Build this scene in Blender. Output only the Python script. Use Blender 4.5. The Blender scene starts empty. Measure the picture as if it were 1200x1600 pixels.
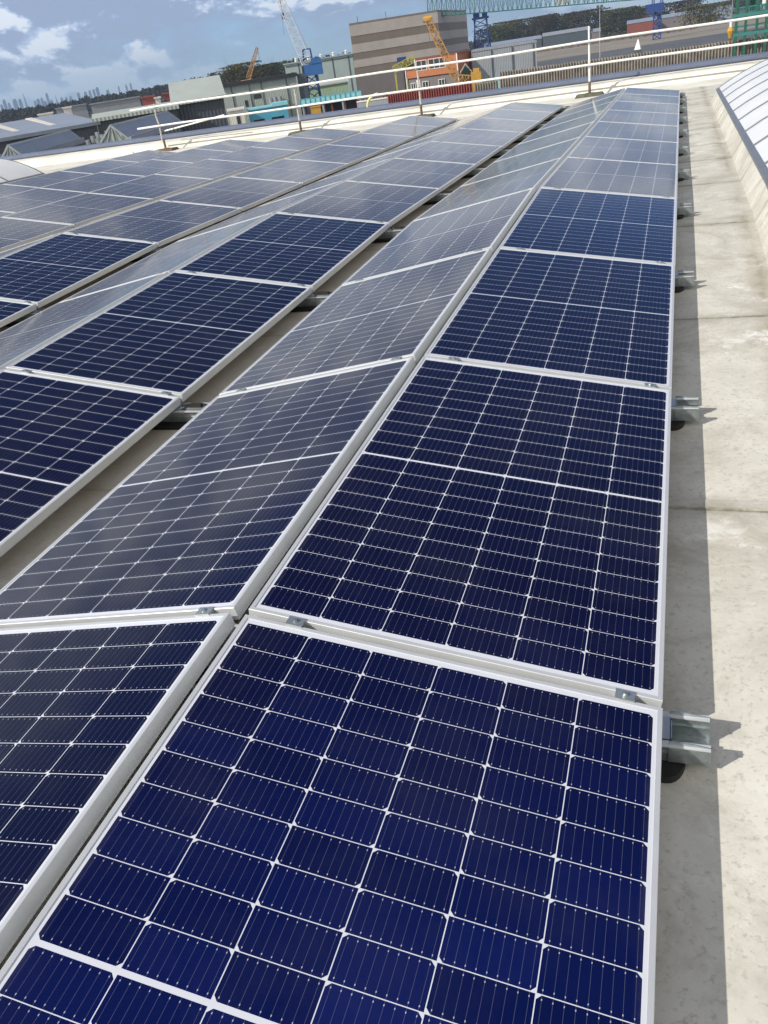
import bpy, bmesh, math, random
from mathutils import Vector, Matrix, noise
R_ = math.radians
S = bpy.context.scene
C = S.collection
rnd = random.Random(7)

# ------------------------------------------------------------------ camera, sky, sun, exposure
A0 = 0.024                       # rise of the near half of the roof
BEND = 0.0398                    # how much the roof turns down beyond its crest
LP = 1.785                       # panel pitch along a row
Y0 = 3 * LP                      # the crest of the roof
RX = Matrix.Rotation(A0, 3, 'X')

def cam_rot():
    a, b, c = 0.3878, 1.04, -0.1675
    return RX @ Matrix.Rotation(a, 3, 'Z') @ Matrix.Rotation(b, 3, 'X') @ Matrix.Rotation(c, 3, 'Z')
CR = cam_rot()
CP = RX @ Vector((1.0096, -1.4362, 1.3966))
FPX = 1267.0
cd = bpy.data.cameras.new('camera'); cam = bpy.data.objects.new('camera', cd); C.objects.link(cam)
cam.matrix_world = Matrix.Translation(CP) @ CR.to_4x4()
cd.sensor_fit = 'HORIZONTAL'; cd.sensor_width = 36; cd.lens = 36 * FPX / 1200
cd.clip_start = 0.05; cd.clip_end = 30000
S.camera = cam
S.render.resolution_x = 768; S.render.resolution_y = 1024

SUN_TRAVEL = (RX @ Vector((0.92, 0.88, -1.0))).normalized()
EL = math.asin(-SUN_TRAVEL.z)
W = bpy.data.worlds.new('World'); S.world = W; W.use_nodes = True
nt = W.node_tree; nt.nodes.clear()
def N(nt, t, **k):
    n = nt.nodes.new(t)
    for a, b in k.items(): setattr(n, a, b)
    return n
def val(n, i, v): n.inputs[i].default_value = v
def lk(nt, a, b): nt.links.new(a, b)
def MA(nt, op, a, b=None, c=None, clamp=False):
    n = nt.nodes.new('ShaderNodeMath'); n.operation = op; n.use_clamp = clamp
    for i, x in enumerate((a, b, c)):
        if x is None: continue
        if isinstance(x, (int, float)): n.inputs[i].default_value = x
        else: nt.links.new(x, n.inputs[i])
    return n.outputs[0]
def MIX(nt, f, a, b):
    n = nt.nodes.new('ShaderNodeMix'); n.data_type = 'RGBA'
    for i, x in ((0, f), (6, a), (7, b)):
        if isinstance(x, (int, float)): n.inputs[i].default_value = x
        elif isinstance(x, tuple): n.inputs[i].default_value = (*x[:3], 1)
        else: nt.links.new(x, n.inputs[i])
    return n.outputs[2]
def RAMP(nt, f, stops):
    n = nt.nodes.new('ShaderNodeValToRGB'); cr = n.color_ramp
    while len(cr.elements) < len(stops): cr.elements.new(0.5)
    for e, (p, c) in zip(cr.elements, stops):
        e.position = p; e.color = (c, c, c, 1) if isinstance(c, (int, float)) else (*c, 1)
    nt.links.new(f, n.inputs[0]); return n.outputs[0]
def NOISE(nt, vec, scale, detail=4, rough=0.55, dist=0.0, dim='3D'):
    n = nt.nodes.new('ShaderNodeTexNoise'); n.noise_dimensions = dim
    n.inputs['Scale'].default_value = scale; n.inputs['Detail'].default_value = detail
    n.inputs['Roughness'].default_value = rough; n.inputs['Distortion'].default_value = dist
    if vec is not None: nt.links.new(vec, n.inputs['Vector'])
    return n.outputs[0]

sky = N(nt, 'ShaderNodeTexSky', sky_type='NISHITA', sun_disc=False)
sky.sun_elevation = EL; sky.sun_rotation = math.atan2(-SUN_TRAVEL.x, -SUN_TRAVEL.y)
sky.air_density = 1.0; sky.dust_density = 0.15; sky.ozone_density = 3.0; sky.altitude = 10
tc = N(nt, 'ShaderNodeTexCoord'); sp = N(nt, 'ShaderNodeSeparateXYZ'); lk(nt, tc.outputs['Generated'], sp.inputs[0])
zc = MA(nt, 'MAXIMUM', sp.outputs[2], 0.0)
def skyvec(dz):
    cb = N(nt, 'ShaderNodeCombineXYZ')
    lk(nt, sp.outputs[0], cb.inputs[0]); lk(nt, sp.outputs[1], cb.inputs[1])
    lk(nt, MA(nt, 'MULTIPLY', MA(nt, 'ADD', zc, dz), 2.3), cb.inputs[2]); return cb.outputs[0]
v0, v1 = skyvec(0.31), skyvec(0.31 + 0.016)
big = NOISE(nt, v0, 4.6, 7, 0.58, 0.15); fine = NOISE(nt, v0, 15.0, 5, 0.6, 0.2)
big1 = NOISE(nt, v1, 4.6, 7, 0.58, 0.15)
cl = MA(nt, 'ADD', MA(nt, 'MULTIPLY', big, 0.78), MA(nt, 'MULTIPLY', fine, 0.22))
# more cloud cover higher up ahead
cl = MA(nt, 'ADD', cl, MA(nt, 'MULTIPLY', RAMP(nt, zc, [(0.08, 0.0), (0.15, 1.0)]), 0.085))
# the cloud bank ends above: clear deep blue overhead, the bank reaching higher to the left
edge = MA(nt, 'ADD', MA(nt, 'MULTIPLY', MA(nt, 'MAXIMUM', MA(nt, 'MULTIPLY', sp.outputs[0], -1.0), 0.0), 0.20), 0.17)
edge = MA(nt, 'ADD', edge, MA(nt, 'MULTIPLY', MA(nt, 'SUBTRACT', big, 0.5), 0.22))
bank = MA(nt, 'SUBTRACT', 1.0, MA(nt, 'MULTIPLY', MA(nt, 'SUBTRACT', zc, edge), 16.0, clamp=True))
mask = RAMP(nt, cl, [(0.375, 0.0), (0.44, 0.6), (0.50, 1.0)])
# sunlit crests, grey undersides
shade = MA(nt, 'ADD', MA(nt, 'MULTIPLY', MA(nt, 'SUBTRACT', big, big1), 11.0), MA(nt, 'SUBTRACT', 1.0, MA(nt, 'MULTIPLY', cl, 0.9)))
lit = RAMP(nt, shade, [(0.34, (0.44, 0.51, 0.70)), (0.52, (0.66, 0.79, 1.06)), (0.72, (1.25, 1.28, 1.34))])
skys = N(nt, 'ShaderNodeVectorMath', operation='MULTIPLY'); lk(nt, sky.outputs[0], skys.inputs[0]); skys.inputs[1].default_value = (0.50, 0.75, 1.18)
deep = N(nt, 'ShaderNodeVectorMath', operation='SCALE'); lk(nt, skys.outputs[0], deep.inputs[0]); lk(nt, RAMP(nt, zc, [(0.08, 1.0), (0.30, 0.55)]), deep.inputs['Scale'])
skys = deep
cs = N(nt, 'ShaderNodeVectorMath', operation='SCALE'); lk(nt, lit, cs.inputs[0]); val(cs, 'Scale', 5.6)
# clouds thin out towards the horizon
fade = MA(nt, 'MULTIPLY', mask, RAMP(nt, zc, [(0.0, 0.22), (0.032, 0.85), (0.2, 0.92)]))
fade = MA(nt, 'MULTIPLY', fade, bank)
# broken white cloud added to the unseen sky behind and right, neutralising blue shadows
bk = MA(nt, 'MAXIMUM', MA(nt, 'MULTIPLY', sp.outputs[1], -1.0), MA(nt, 'SUBTRACT', sp.outputs[0], 0.5))
bk = MA(nt, 'MULTIPLY', MA(nt, 'ADD', MA(nt, 'SUBTRACT', bk, 0.03), MA(nt, 'MULTIPLY', MA(nt, 'SUBTRACT', fine, 0.5), 0.5)), 6.0, clamp=True)
lit = MIX(nt, bk, lit, (1.25, 1.18, 1.06)); lk(nt, lit, cs.inputs[0])
fade = MA(nt, 'MAXIMUM', fade, MA(nt, 'MULTIPLY', bk, 0.85))
col = MIX(nt, fade, skys.outputs[0], cs.outputs[0])
bg = N(nt, 'ShaderNodeBackground'); val(bg, 'Strength', 0.125); lk(nt, col, bg.inputs[0])
wo = N(nt, 'ShaderNodeOutputWorld'); lk(nt, bg.outputs[0], wo.inputs[0])

sl = bpy.data.lights.new('sun', 'SUN'); so = bpy.data.objects.new('sun', sl); C.objects.link(so)
sl.energy = 4.0; sl.angle = R_(0.5); sl.color = (1.0, 0.95, 0.86)
so.rotation_euler = SUN_TRAVEL.to_track_quat('-Z', 'Y').to_euler()
so.location = (-20, -20, 30)
S.view_settings.view_transform = 'Standard'; S.view_settings.look = 'None'
S.view_settings.exposure = 0.25; S.view_settings.gamma = 1
S.view_settings.use_curve_mapping = False

# ------------------------------------------------------------------ geometry helpers
def roof(x, y, z):
    """Point of the bent roof: x across the rows, y along them, z above the plane of the lower panel edges."""
    if y <= Y0: p = Vector((x, y, z))
    else:
        c, s = math.cos(BEND), math.sin(BEND)
        p = Vector((x, Y0 + (y - Y0) * c + z * s, z * c - (y - Y0) * s))
    return RX @ p
def roof_mat(x, y, z, ymid=None):
    """Frame standing on the roof at x, y, z."""
    far = (ymid if ymid is not None else y) > Y0
    r = RX @ (Matrix.Rotation(-BEND, 3, 'X') if far else Matrix.Identity(3))
    return Matrix.Translation(roof(x, y, z)) @ r.to_4x4()
def project(p):
    d = CR.transposed() @ (Vector(p) - CP)
    return 600 + FPX * d.x / -d.z, 800 - FPX * d.y / -d.z
GZ = CP.z - 10.5                 # the yard lies well below the roof
def ray(u, v): return CR @ Vector(((u - 600) / FPX, -(v - 800) / FPX, -1))
def seen(u, v, d):
    """World point at the photo's column u, row v (1200 x 1600) at horizontal distance d."""
    r = ray(u, v); return CP + r * (d / math.hypot(r.x, r.y))
def at(u, d, z=None):
    """World point at column u, horizontal distance d and height z (None: foot of something seen about 8 m up)."""
    foot = z is None
    z = GZ + 8 if foot else z
    lo, hi = -1.6, 1.6
    f = lambda a: CP + Vector((d * math.sin(a), d * math.cos(a), 0)) + Vector((0, 0, z - CP.z))
    lo, hi = -1.15, 0.35
    for _ in range(50):
        m = (lo + hi) / 2
        if project(f(m))[0] < u: lo = m
        else: hi = m
    r = f((lo + hi) / 2)
    if foot: r.z = GZ
    return r
def foot(u, d, h):
    p = at(u, d, GZ + h); p.z = GZ; return p
def dg(u, v):
    r = ray(u, v); return math.hypot(r.x, r.y) * (GZ - CP.z) / r.z

class MB:
    def __init__(s): s.v = []; s.f = []; s.m = []; s.uv = {}
    def add(s, vs, fs, mi=0):
        o = len(s.v); s.v += [tuple(p) for p in vs]
        for f in fs: s.f.append(tuple(i + o for i in f)); s.m.append(mi)
        return s
    def box(s, x0, y0, z0, x1, y1, z1, mi=0, M=None):
        vs = [Vector((x, y, z)) for x in (x0, x1) for y in (y0, y1) for z in (z0, z1)]
        if M is not None: vs = [M @ p for p in vs]
        return s.add(vs, [(0, 1, 3, 2), (4, 6, 7, 5), (0, 4, 5, 1), (2, 3, 7, 6), (0, 2, 6, 4), (1, 5, 7, 3)], mi)
    def prism(s, pts, z0, z1, mi=0):
        n = len(pts)
        vs = [(p[0], p[1], z0) for p in pts] + [(p[0], p[1], z1) for p in pts]
        return s.add(vs, [tuple(range(n))[::-1], tuple(range(n, 2 * n))] + [(i, (i + 1) % n, n + (i + 1) % n, n + i) for i in range(n)], mi)
    def extr(s, prof, a, b, mi=0, cap=True):
        """profile of (dx, dz) pairs swept from a to b; prof(p, (dx,dz)) -> world"""
        n = len(prof(0)); 
        vs = list(prof(a)) + list(prof(b))
        fs = [(i, (i + 1) % n, n + (i + 1) % n, n + i) for i in range(n)]
        if cap: fs += [tuple(range(n))[::-1], tuple(range(n, 2 * n))]
        return s.add(vs, fs, mi)
    def bar(s, a, b, r, n=4, mi=0, r2=None):
        a, b = Vector(a), Vector(b); d = (b - a)
        if d.length < 1e-6: return s
        q = d.to_track_quat('Z', 'Y'); r2 = r if r2 is None else r2
        vs = []
        for p, rr in ((a, r), (b, r2)):
            for i in range(n):
                t = 2 * math.pi * (i + 0.5) / n
                vs.append(p + q @ Vector((rr * math.cos(t), rr * math.sin(t), 0)))
        fs = [(i, (i + 1) % n, n + (i + 1) % n, n + i) for i in range(n)] + [tuple(range(n))[::-1], tuple(range(n, 2 * n))]
        return s.add(vs, fs, mi)
    def tube(s, pts, r, n=8, mi=0):
        pts = [Vector(p) for p in pts]; vs = []; k = len(pts); prev = None
        for i, p in enumerate(pts):
            d = (pts[min(i + 1, k - 1)] - pts[max(i - 1, 0)]).normalized()
            if prev is None: prev = d.orthogonal().normalized()
            e1 = (prev - d * prev.dot(d)).normalized(); e2 = d.cross(e1); prev = e1
            vs += [p + e1 * r * math.cos(2 * math.pi * j / n) + e2 * r * math.sin(2 * math.pi * j / n) for j in range(n)]
        fs = [(i * n + j, i * n + (j + 1) % n, (i + 1) * n + (j + 1) % n, (i + 1) * n + j) for i in range(k - 1) for j in range(n)]
        fs += [tuple(range(n))[::-1], tuple((k - 1) * n + j for j in range(n))]
        return s.add(vs, fs, mi)
    def lattice(s, a, b, w, n, r, up=Vector((0, 0, 1)), w2=None, h=None):
        a, b = Vector(a), Vector(b); d = (b - a).normalized()
        sx = d.cross(up); 
        if sx.length < 1e-3: sx = Vector((1, 0, 0))
        sx.normalize(); sz = sx.cross(d).normalized(); w2 = w if w2 is None else w2
        h = w if h is None else h
        rings = []
        for i in range(n + 1):
            t = i / n; ww = w + (w2 - w) * t; hh = h * ww / w
            c = a.lerp(b, t)
            rings.append([c + sx * ww / 2 * i1 + sz * hh / 2 * j1 for i1, j1 in ((-1, -1), (1, -1), (1, 1), (-1, 1))])
        for i in range(n):
            for k in range(4):
                s.bar(rings[i][k], rings[i + 1][k], r)
                k2 = (k + 1) % 4
                if i % 2: s.bar(rings[i][k], rings[i + 1][k2], r * 0.6)
                else: s.bar(rings[i][k2], rings[i + 1][k], r * 0.6)
                s.bar(rings[i][k], rings[i][k2], r * 0.6)
        return s
    def build(s, name, mat, parent=None, mats=None, smooth=False):
        me = bpy.data.meshes.new(name); me.from_pydata(s.v, [], s.f); me.validate(clean_customdata=False)
        for m in (mats or [mat]): me.materials.append(m)
        if mats:
            for p, mi in zip(me.polygons, s.m): p.material_index = mi
        bm = bmesh.new(); bm.from_mesh(me); bmesh.ops.recalc_face_normals(bm, faces=bm.faces); bm.to_mesh(me); bm.free()
        if smooth:
            for p in me.polygons: p.use_smooth = True
        o = bpy.data.objects.new(name, me); C.objects.link(o)
        if parent: o.parent = parent
        return o
def tag(o, label, cat, group=None, kind=None):
    if label: o['label'] = label
    if cat: o['category'] = cat
    if group: o['group'] = group
    if kind: o['kind'] = kind
    return o
def thing(name, label, cat, M=None, group=None):
    o = bpy.data.objects.new(name, None); C.objects.link(o); o.empty_display_size = 0.2
    if M is not None: o.matrix_world = M
    return tag(o, label, cat, group)
def kids(o): return [x for x in C.objects if x.parent == o]
def copy_tree(o, parent=None, ch=None):
    c = o.copy(); C.objects.link(c)
    if parent: c.parent = parent
    for k in (ch or {}).get(o, []): copy_tree(k, c, ch)
    return c
def tree_map(root):
    m = {}
    for x in C.objects:
        if x.parent: m.setdefault(x.parent, []).append(x)
    return m

# ------------------------------------------------------------------ materials
def newmat(name):
    m = bpy.data.materials.new(name); m.use_nodes = True; n = m.node_tree
    return m, n, n.nodes['Principled BSDF']
def plain(name, col, rough=0.6, metal=0.0, var=0.12, scale=3.0, spec=0.5, bump=0.0, streak=False):
    m, n, b = newmat(name)
    t = N(n, 'ShaderNodeTexCoord'); v = t.outputs['Object']
    if streak:
        mp = N(n, 'ShaderNodeMapping'); lk(n, v, mp.inputs[0]); val(mp, 'Scale', (1, 1, 0.12)); v = mp.outputs[0]
    f = NOISE(n, v, scale, 5, 0.6)
    g = RAMP(n, f, [(0.3, 1 - var), (0.7, 1 + var * 0.6)])
    mul = N(n, 'ShaderNodeVectorMath', operation='MULTIPLY'); mul.inputs[0].default_value = col; lk(n, g, mul.inputs[1])
    lk(n, mul.outputs[0], b.inputs['Base Color'])
    val(b, 'Roughness', rough); val(b, 'Metallic', metal); val(b, 'Specular IOR Level', spec)
    if bump:
        bp = N(n, 'ShaderNodeBump'); val(bp, 'Strength', bump); val(bp, 'Distance', 0.01); lk(n, f, bp.inputs['Height']); lk(n, bp.outputs[0], b.inputs['Normal'])
    return m
PW, PL, PT = 1.038, 1.765, 0.040

def make_cell_mat():
    m, n, b = newmat('solar_cells')
    uv = N(n, 'ShaderNodeUVMap'); s = N(n, 'ShaderNodeSeparateXYZ'); lk(n, uv.outputs[0], s.inputs[0])
    x, y = s.outputs[0], s.outputs[1]
    mx, my, gap = 0.0195, 0.027, 0.0020
    px = (PW - 2 * mx) / 6; mid = 0.009; py = (PL - 2 * my - mid) / 20
    xs = MA(n, 'SUBTRACT', x, mx); cx = MA(n, 'DIVIDE', xs, px); ci = MA(n, 'FLOOR', cx)
    fx = MA(n, 'MULTIPLY', MA(n, 'FRACT', cx), px)
    half = MA(n, 'GREATER_THAN', y, PL / 2)
    ys = MA(n, 'SUBTRACT', MA(n, 'SUBTRACT', y, my), MA(n, 'MULTIPLY', half, mid))
    cy = MA(n, 'DIVIDE', ys, py); ri = MA(n, 'FLOOR', cy); fy = MA(n, 'MULTIPLY', MA(n, 'FRACT', cy), py)
    inx = MA(n, 'MULTIPLY', MA(n, 'GREATER_THAN', x, mx), MA(n, 'LESS_THAN', x, PW - mx))
    iny = MA(n, 'MULTIPLY', MA(n, 'GREATER_THAN', y, my), MA(n, 'LESS_THAN', y, PL - my))
    gm = MA(n, 'GREATER_THAN', MA(n, 'ABSOLUTE', MA(n, 'SUBTRACT', y, PL / 2)), mid / 2)
    ex = MA(n, 'SUBTRACT', MA(n, 'MINIMUM', fx, MA(n, 'SUBTRACT', px, fx)), gap / 2)
    e0 = MA(n, 'SUBTRACT', fy, gap * 0.45); e1 = MA(n, 'SUBTRACT', MA(n, 'SUBTRACT', py, fy), gap * 0.45)
    ey = MA(n, 'MINIMUM', e0, e1)
    par = MA(n, 'FRACT', MA(n, 'MULTIPLY', MA(n, 'ADD', ci, half), 0.5)); par = MA(n, 'GREATER_THAN', par, 0.25)
    ec = MA(n, 'ADD', MA(n, 'MULTIPLY', par, e0), MA(n, 'MULTIPLY', MA(n, 'SUBTRACT', 1.0, par), e1))
    ch = MA(n, 'GREATER_THAN', MA(n, 'ADD', ex, ec), 0.0085)
    cell = MA(n, 'MULTIPLY', MA(n, 'GREATER_THAN', ex, 0.0), MA(n, 'GREATER_THAN', ey, 0.0))
    for q in (ch, inx, iny, gm): cell = MA(n, 'MULTIPLY', cell, q)
    # wires
    wc = MA(n, 'MULTIPLY', MA(n, 'DIVIDE', MA(n, 'SUBTRACT', fx, gap / 2), px - gap), 9.0)
    wd = MA(n, 'MULTIPLY', MA(n, 'ABSOLUTE', MA(n, 'SUBTRACT', MA(n, 'FRACT', wc), 0.5)), (px - gap) / 9)
    wire = MA(n, 'LESS_THAN', wd, 0.00045)
    pad = MA(n, 'MULTIPLY', MA(n, 'LESS_THAN', wd, 0.0009),
             MA(n, 'LESS_THAN', MA(n, 'ABSOLUTE', MA(n, 'SUBTRACT', ey, 0.007)), 0.0016))
    wn = N(n, 'ShaderNodeTexWhiteNoise', noise_dimensions='3D'); cc = N(n, 'ShaderNodeCombineXYZ')
    lk(n, ci, cc.inputs[0]); lk(n, ri, cc.inputs[1])
    oi = N(n, 'ShaderNodeObjectInfo'); lk(n, MA(n, 'MULTIPLY', oi.outputs['Random'], 57.0), cc.inputs[2]); lk(n, cc.outputs[0], wn.inputs['Vector'])
    oi_ = None
    base = MIX(n, wn.outputs[0], (0.0028, 0.0062, 0.054), (0.0046, 0.0100, 0.086))
    # the anti-reflective nitride coating turns darker at an angle
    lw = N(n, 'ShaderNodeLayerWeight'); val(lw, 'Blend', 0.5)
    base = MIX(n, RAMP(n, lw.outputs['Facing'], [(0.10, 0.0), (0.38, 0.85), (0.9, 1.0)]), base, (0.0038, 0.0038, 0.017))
    tint = MIX(n, oi.outputs['Random'], (0.85, 0.88, 0.85), (1.1, 1.1, 1.15))
    tm_ = N(n, 'ShaderNodeVectorMath', operation='MULTIPLY'); lk(n, base, tm_.inputs[0]); lk(n, tint, tm_.inputs[1]); base = tm_.outputs[0]
    base = MIX(n, MA(n, 'MULTIPLY', wire, 0.13), base, (0.42, 0.44, 0.55))
    base = MIX(n, MA(n, 'MULTIPLY', pad, 0.6), base, (0.6, 0.6, 0.66))
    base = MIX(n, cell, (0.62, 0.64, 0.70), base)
    t = N(n, 'ShaderNodeTexCoord')
    du = RAMP(n, NOISE(n, t.outputs['Object'], 2.3, 6, 0.65), [(0.45, 0.0), (0.75, 0.02)])
    # dirt that the rain leaves along the lower frame, and dried drops
    lowx = MA(n, 'MULTIPLY', RAMP(n, x, [(0.0, 0.5), (0.014, 0.25), (0.035, 0.0)]), 0.25)
    hix = MA(n, 'MULTIPLY', RAMP(n, MA(n, 'SUBTRACT', PW, x), [(0.0, 0.5), (0.014, 0.25), (0.035, 0.0)]), 0.25)
    vo = N(n, 'ShaderNodeTexVoronoi'); val(vo, 'Scale', 7.0); lk(n, t.outputs['Object'], vo.inputs['Vector'])
    drops = MA(n, 'MULTIPLY', RAMP(n, vo.outputs['Distance'], [(0.018, 1.0), (0.035, 0.0)]), MA(n, 'GREATER_THAN', NOISE(n, t.outputs['Object'], 1.3, 3), 0.60))
    du = MA(n, 'ADD', MA(n, 'ADD', du, MA(n, 'MULTIPLY', drops, 0.22)), MA(n, 'MULTIPLY', MA(n, 'ADD', lowx, hix), RAMP(n, NOISE(n, t.outputs['Object'], 9.0, 5, 0.7), [(0.4, 0.2), (0.65, 1.0)])))
    base = MIX(n, du, base, (0.45, 0.43, 0.40))
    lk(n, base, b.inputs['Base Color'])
    val(b, 'Roughness', 0.09); val(b, 'IOR', 1.365); val(b, 'Specular IOR Level', 0.42)
    # slight waviness of the tempered glass
    bp = N(n, 'ShaderNodeBump'); val(bp, 'Strength', 0.06); val(bp, 'Distance', 0.002)
    lk(n, NOISE(n, t.outputs['Object'], 5.0, 2), bp.inputs['Height']); lk(n, bp.outputs[0], b.inputs['Normal'])
    return m
M = {}
M['cells'] = make_cell_mat()
M['alu'] = plain('anodised_aluminium', (0.60, 0.62, 0.63), 0.42, 0.3, 0.08, 6)
M['alu_dark'] = plain('weathered_aluminium', (0.50, 0.53, 0.53), 0.42, 0.75, 0.15, 14)
M['galv'] = plain('galvanised_steel', (0.40, 0.45, 0.46), 0.36, 0.75, 0.3, 30)
M['rubber'] = plain('black_rubber', (0.012, 0.012, 0.013), 0.8, 0, 0.2, 20)
M['backsheet'] = plain('white_backsheet', (0.75, 0.75, 0.75), 0.5)
M['whitepaint'] = plain('white_painted_steel', (0.80, 0.80, 0.77), 0.45, 0.1, 0.12, 9)
M['tubegalv'] = plain('worn_scaffold_tube', (0.55, 0.52, 0.48), 0.5, 0.4, 0.3, 12)
M['rust'] = plain('rusty_fitting', (0.16, 0.11, 0.08), 0.7, 0.3, 0.3, 20)
M['blockdark'] = plain('mossy_ballast_block', (0.10, 0.105, 0.075), 0.9, 0, 0.45, 18, bump=0.5)
M['blockbrown'] = plain('brown_ballast_block', (0.13, 0.09, 0.06), 0.9, 0, 0.4, 18, bump=0.5)
M['capblue'] = plain('blue_grey_coping', (0.16, 0.19, 0.27), 0.4, 0.3, 0.12, 2)
M['capdark'] = plain('dark_coping_edge', (0.06, 0.07, 0.10), 0.5)
M['skyframe'] = plain('skylight_frame', (0.24, 0.26, 0.28), 0.45, 0.5, 0.1, 5)

def roof_membrane():
    m, n, b = newmat('cream_roof_membrane')
    t = N(n, 'ShaderNodeTexCoord'); v = t.outputs['Object']
    a = NOISE(n, v, 0.55, 6, 0.6); f = NOISE(n, v, 5.0, 8, 0.7); g = NOISE(n, v, 60.0, 4, 0.7)
    c = MIX(n, RAMP(n, a, [(0.38, 0.0), (0.62, 1.0)]), (0.51, 0.495, 0.43), (0.62, 0.605, 0.54))
    c = MIX(n, RAMP(n, f, [(0.40, 0.0), (0.66, 0.7)]), c, (0.69, 0.675, 0.605))
    c = MIX(n, RAMP(n, g, [(0.34, 0.6), (0.46, 0.0)]), c, (0.36, 0.335, 0.265))
    st = MA(n, 'MULTIPLY', RAMP(n, NOISE(n, v, 1.7, 7, 0.75, 0.6), [(0.48, 0.0), (0.64, 0.9)]), 0.8)
    c = MIX(n, st, c, (0.36, 0.34, 0.275))
    # ponding dirt beside the rooflight upstand and along the sheet laps
    s = N(n, 'ShaderNodeSeparateXYZ'); lk(n, v, s.inputs[0])
    wob = MA(n, 'MULTIPLY', MA(n, 'SUBTRACT', NOISE(n, v, 2.2, 5, 0.7), 0.5), 0.16)
    dx = MA(n, 'ABSOLUTE', MA(n, 'SUBTRACT', MA(n, 'ADD', s.outputs[0], wob), 1.49))
    gut = MA(n, 'MULTIPLY', RAMP(n, dx, [(0.0, 0.75), (0.03, 0.4), (0.10, 0.0)]), RAMP(n, NOISE(n, v, 1.1, 5, 0.7), [(0.35, 0.1), (0.6, 1.0)]))
    c = MIX(n, gut, c, (0.24, 0.21, 0.14))
    fy = None
    for sy in SEAMS:
        dd = MA(n, 'ABSOLUTE', MA(n, 'SUBTRACT', MA(n, 'ADD', s.outputs[1], MA(n, 'MULTIPLY', wob, 0.3)), sy))
        q = RAMP(n, dd, [(0.0, 1.0), (0.005, 0.9), (0.010, 0.38), (0.10, 0.0)])
        fy = q if fy is None else MA(n, 'MAXIMUM', fy, q)
    pat = RAMP(n, NOISE(n, v, 3.1, 6, 0.75), [(0.36, 0.25), (0.58, 1.0)])
    c = MIX(n, MA(n, 'MULTIPLY', fy, pat), c, (0.19, 0.175, 0.13))
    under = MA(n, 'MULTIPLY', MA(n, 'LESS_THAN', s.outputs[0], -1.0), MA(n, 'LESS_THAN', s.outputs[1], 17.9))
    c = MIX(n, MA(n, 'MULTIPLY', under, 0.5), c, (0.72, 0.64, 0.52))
    # pale chalky scuffs
    sc = MA(n, 'MULTIPLY', RAMP(n, NOISE(n, v, 4.5, 9, 0.8, 0.0), [(0.53, 0.0), (0.62, 0.8)]), RAMP(n, NOISE(n, v, 0.9, 3, 0.5), [(0.50, 0.0), (0.60, 1.0)]))
    c = MIX(n, sc, c, (0.80, 0.79, 0.76))
    lk(n, c, b.inputs['Base Color']); val(b, 'Roughness', 0.75); val(b, 'Specular IOR Level', 0.3)
    bp = N(n, 'ShaderNodeBump'); val(bp, 'Strength', 0.35); val(bp, 'Distance', 0.004)
    lk(n, MA(n, 'ADD', MA(n, 'MULTIPLY', g, 0.5), f), bp.inputs['Height']); lk(n, bp.outputs[0], b.inputs['Normal'])
    return m
SEAMS = [-0.85, 1.08, 3.0, 5.02, 6.75, 8.3, 9.6, 11.4, 13.2, 15.1, 17.0, 18.7]
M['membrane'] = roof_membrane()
M['parapet'] = plain('cream_parapet_membrane', (0.70, 0.68, 0.60), 0.7, 0, 0.18, 1.3)

# ------------------------------------------------------------------ the roof we stand on
ZR = -0.14
XL, XR_, YN, YF = -34.0, 7.5, -9.0, 20.45
def strip(name, prof_pts, mat, x0, x1, nx=1):
    """sheet following (y, z) points across the roof from x0 to x1"""
    mb = MB(); vs = []
    for i in range(nx + 1):
        x = x0 + (x1 - x0) * i / nx
        vs += [roof(x, y, z) for y, z in prof_pts]
    k = len(prof_pts)
    mb.add(vs, [(i * k + j, (i + 1) * k + j, (i + 1) * k + j + 1, i * k + j + 1) for i in range(nx) for j in range(k - 1)])
    return mb.build(name, mat)
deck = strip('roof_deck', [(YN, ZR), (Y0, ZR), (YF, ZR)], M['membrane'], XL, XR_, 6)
tag(deck, 'pale cream felt roof deck carrying the solar panels', 'roof', kind='structure')
# raised laps of the roof sheets
for i, sy in enumerate(SEAMS):
    mb = MB()
    for j in range(14):
        x0 = XL + j * (XR_ - XL - 6) / 14; x1 = XL + (j + 1) * (XR_ - XL - 6) / 14
        pr = lambda x: [roof(x, sy - 0.004, ZR + 0.0005), roof(x, sy + 0.06, ZR + 0.0005), roof(x, sy + 0.055, ZR + 0.002), roof(x, sy + 0.003, ZR + 0.0035)]
        mb.extr(pr, x0, x1 if j < 13 else 1.5)
    o = mb.build('roof_lap', M['membrane']); tag(o, None, None, kind='structure')
# walls of our building below the roof
wb = MB()
lows = [roof(XL, YN, ZR - 0.02), roof(XR_, YN, ZR - 0.02), roof(XR_, 22.9, ZR - 0.02), roof(XL, 22.9, ZR - 0.02)]
vs = lows + [Vector((p.x, p.y, GZ)) for p in lows]
wb.add(vs, [(0, 1, 5, 4), (1, 2, 6, 5), (2, 3, 7, 6), (3, 0, 4, 7)])
M['ownwall'] = plain('grey_cladding', (0.33, 0.34, 0.35), 0.6)
o = wb.build('host_building_walls', M['ownwall']); tag(o, 'grey cladding walls of the building under the roof', 'building', kind='structure')

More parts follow.
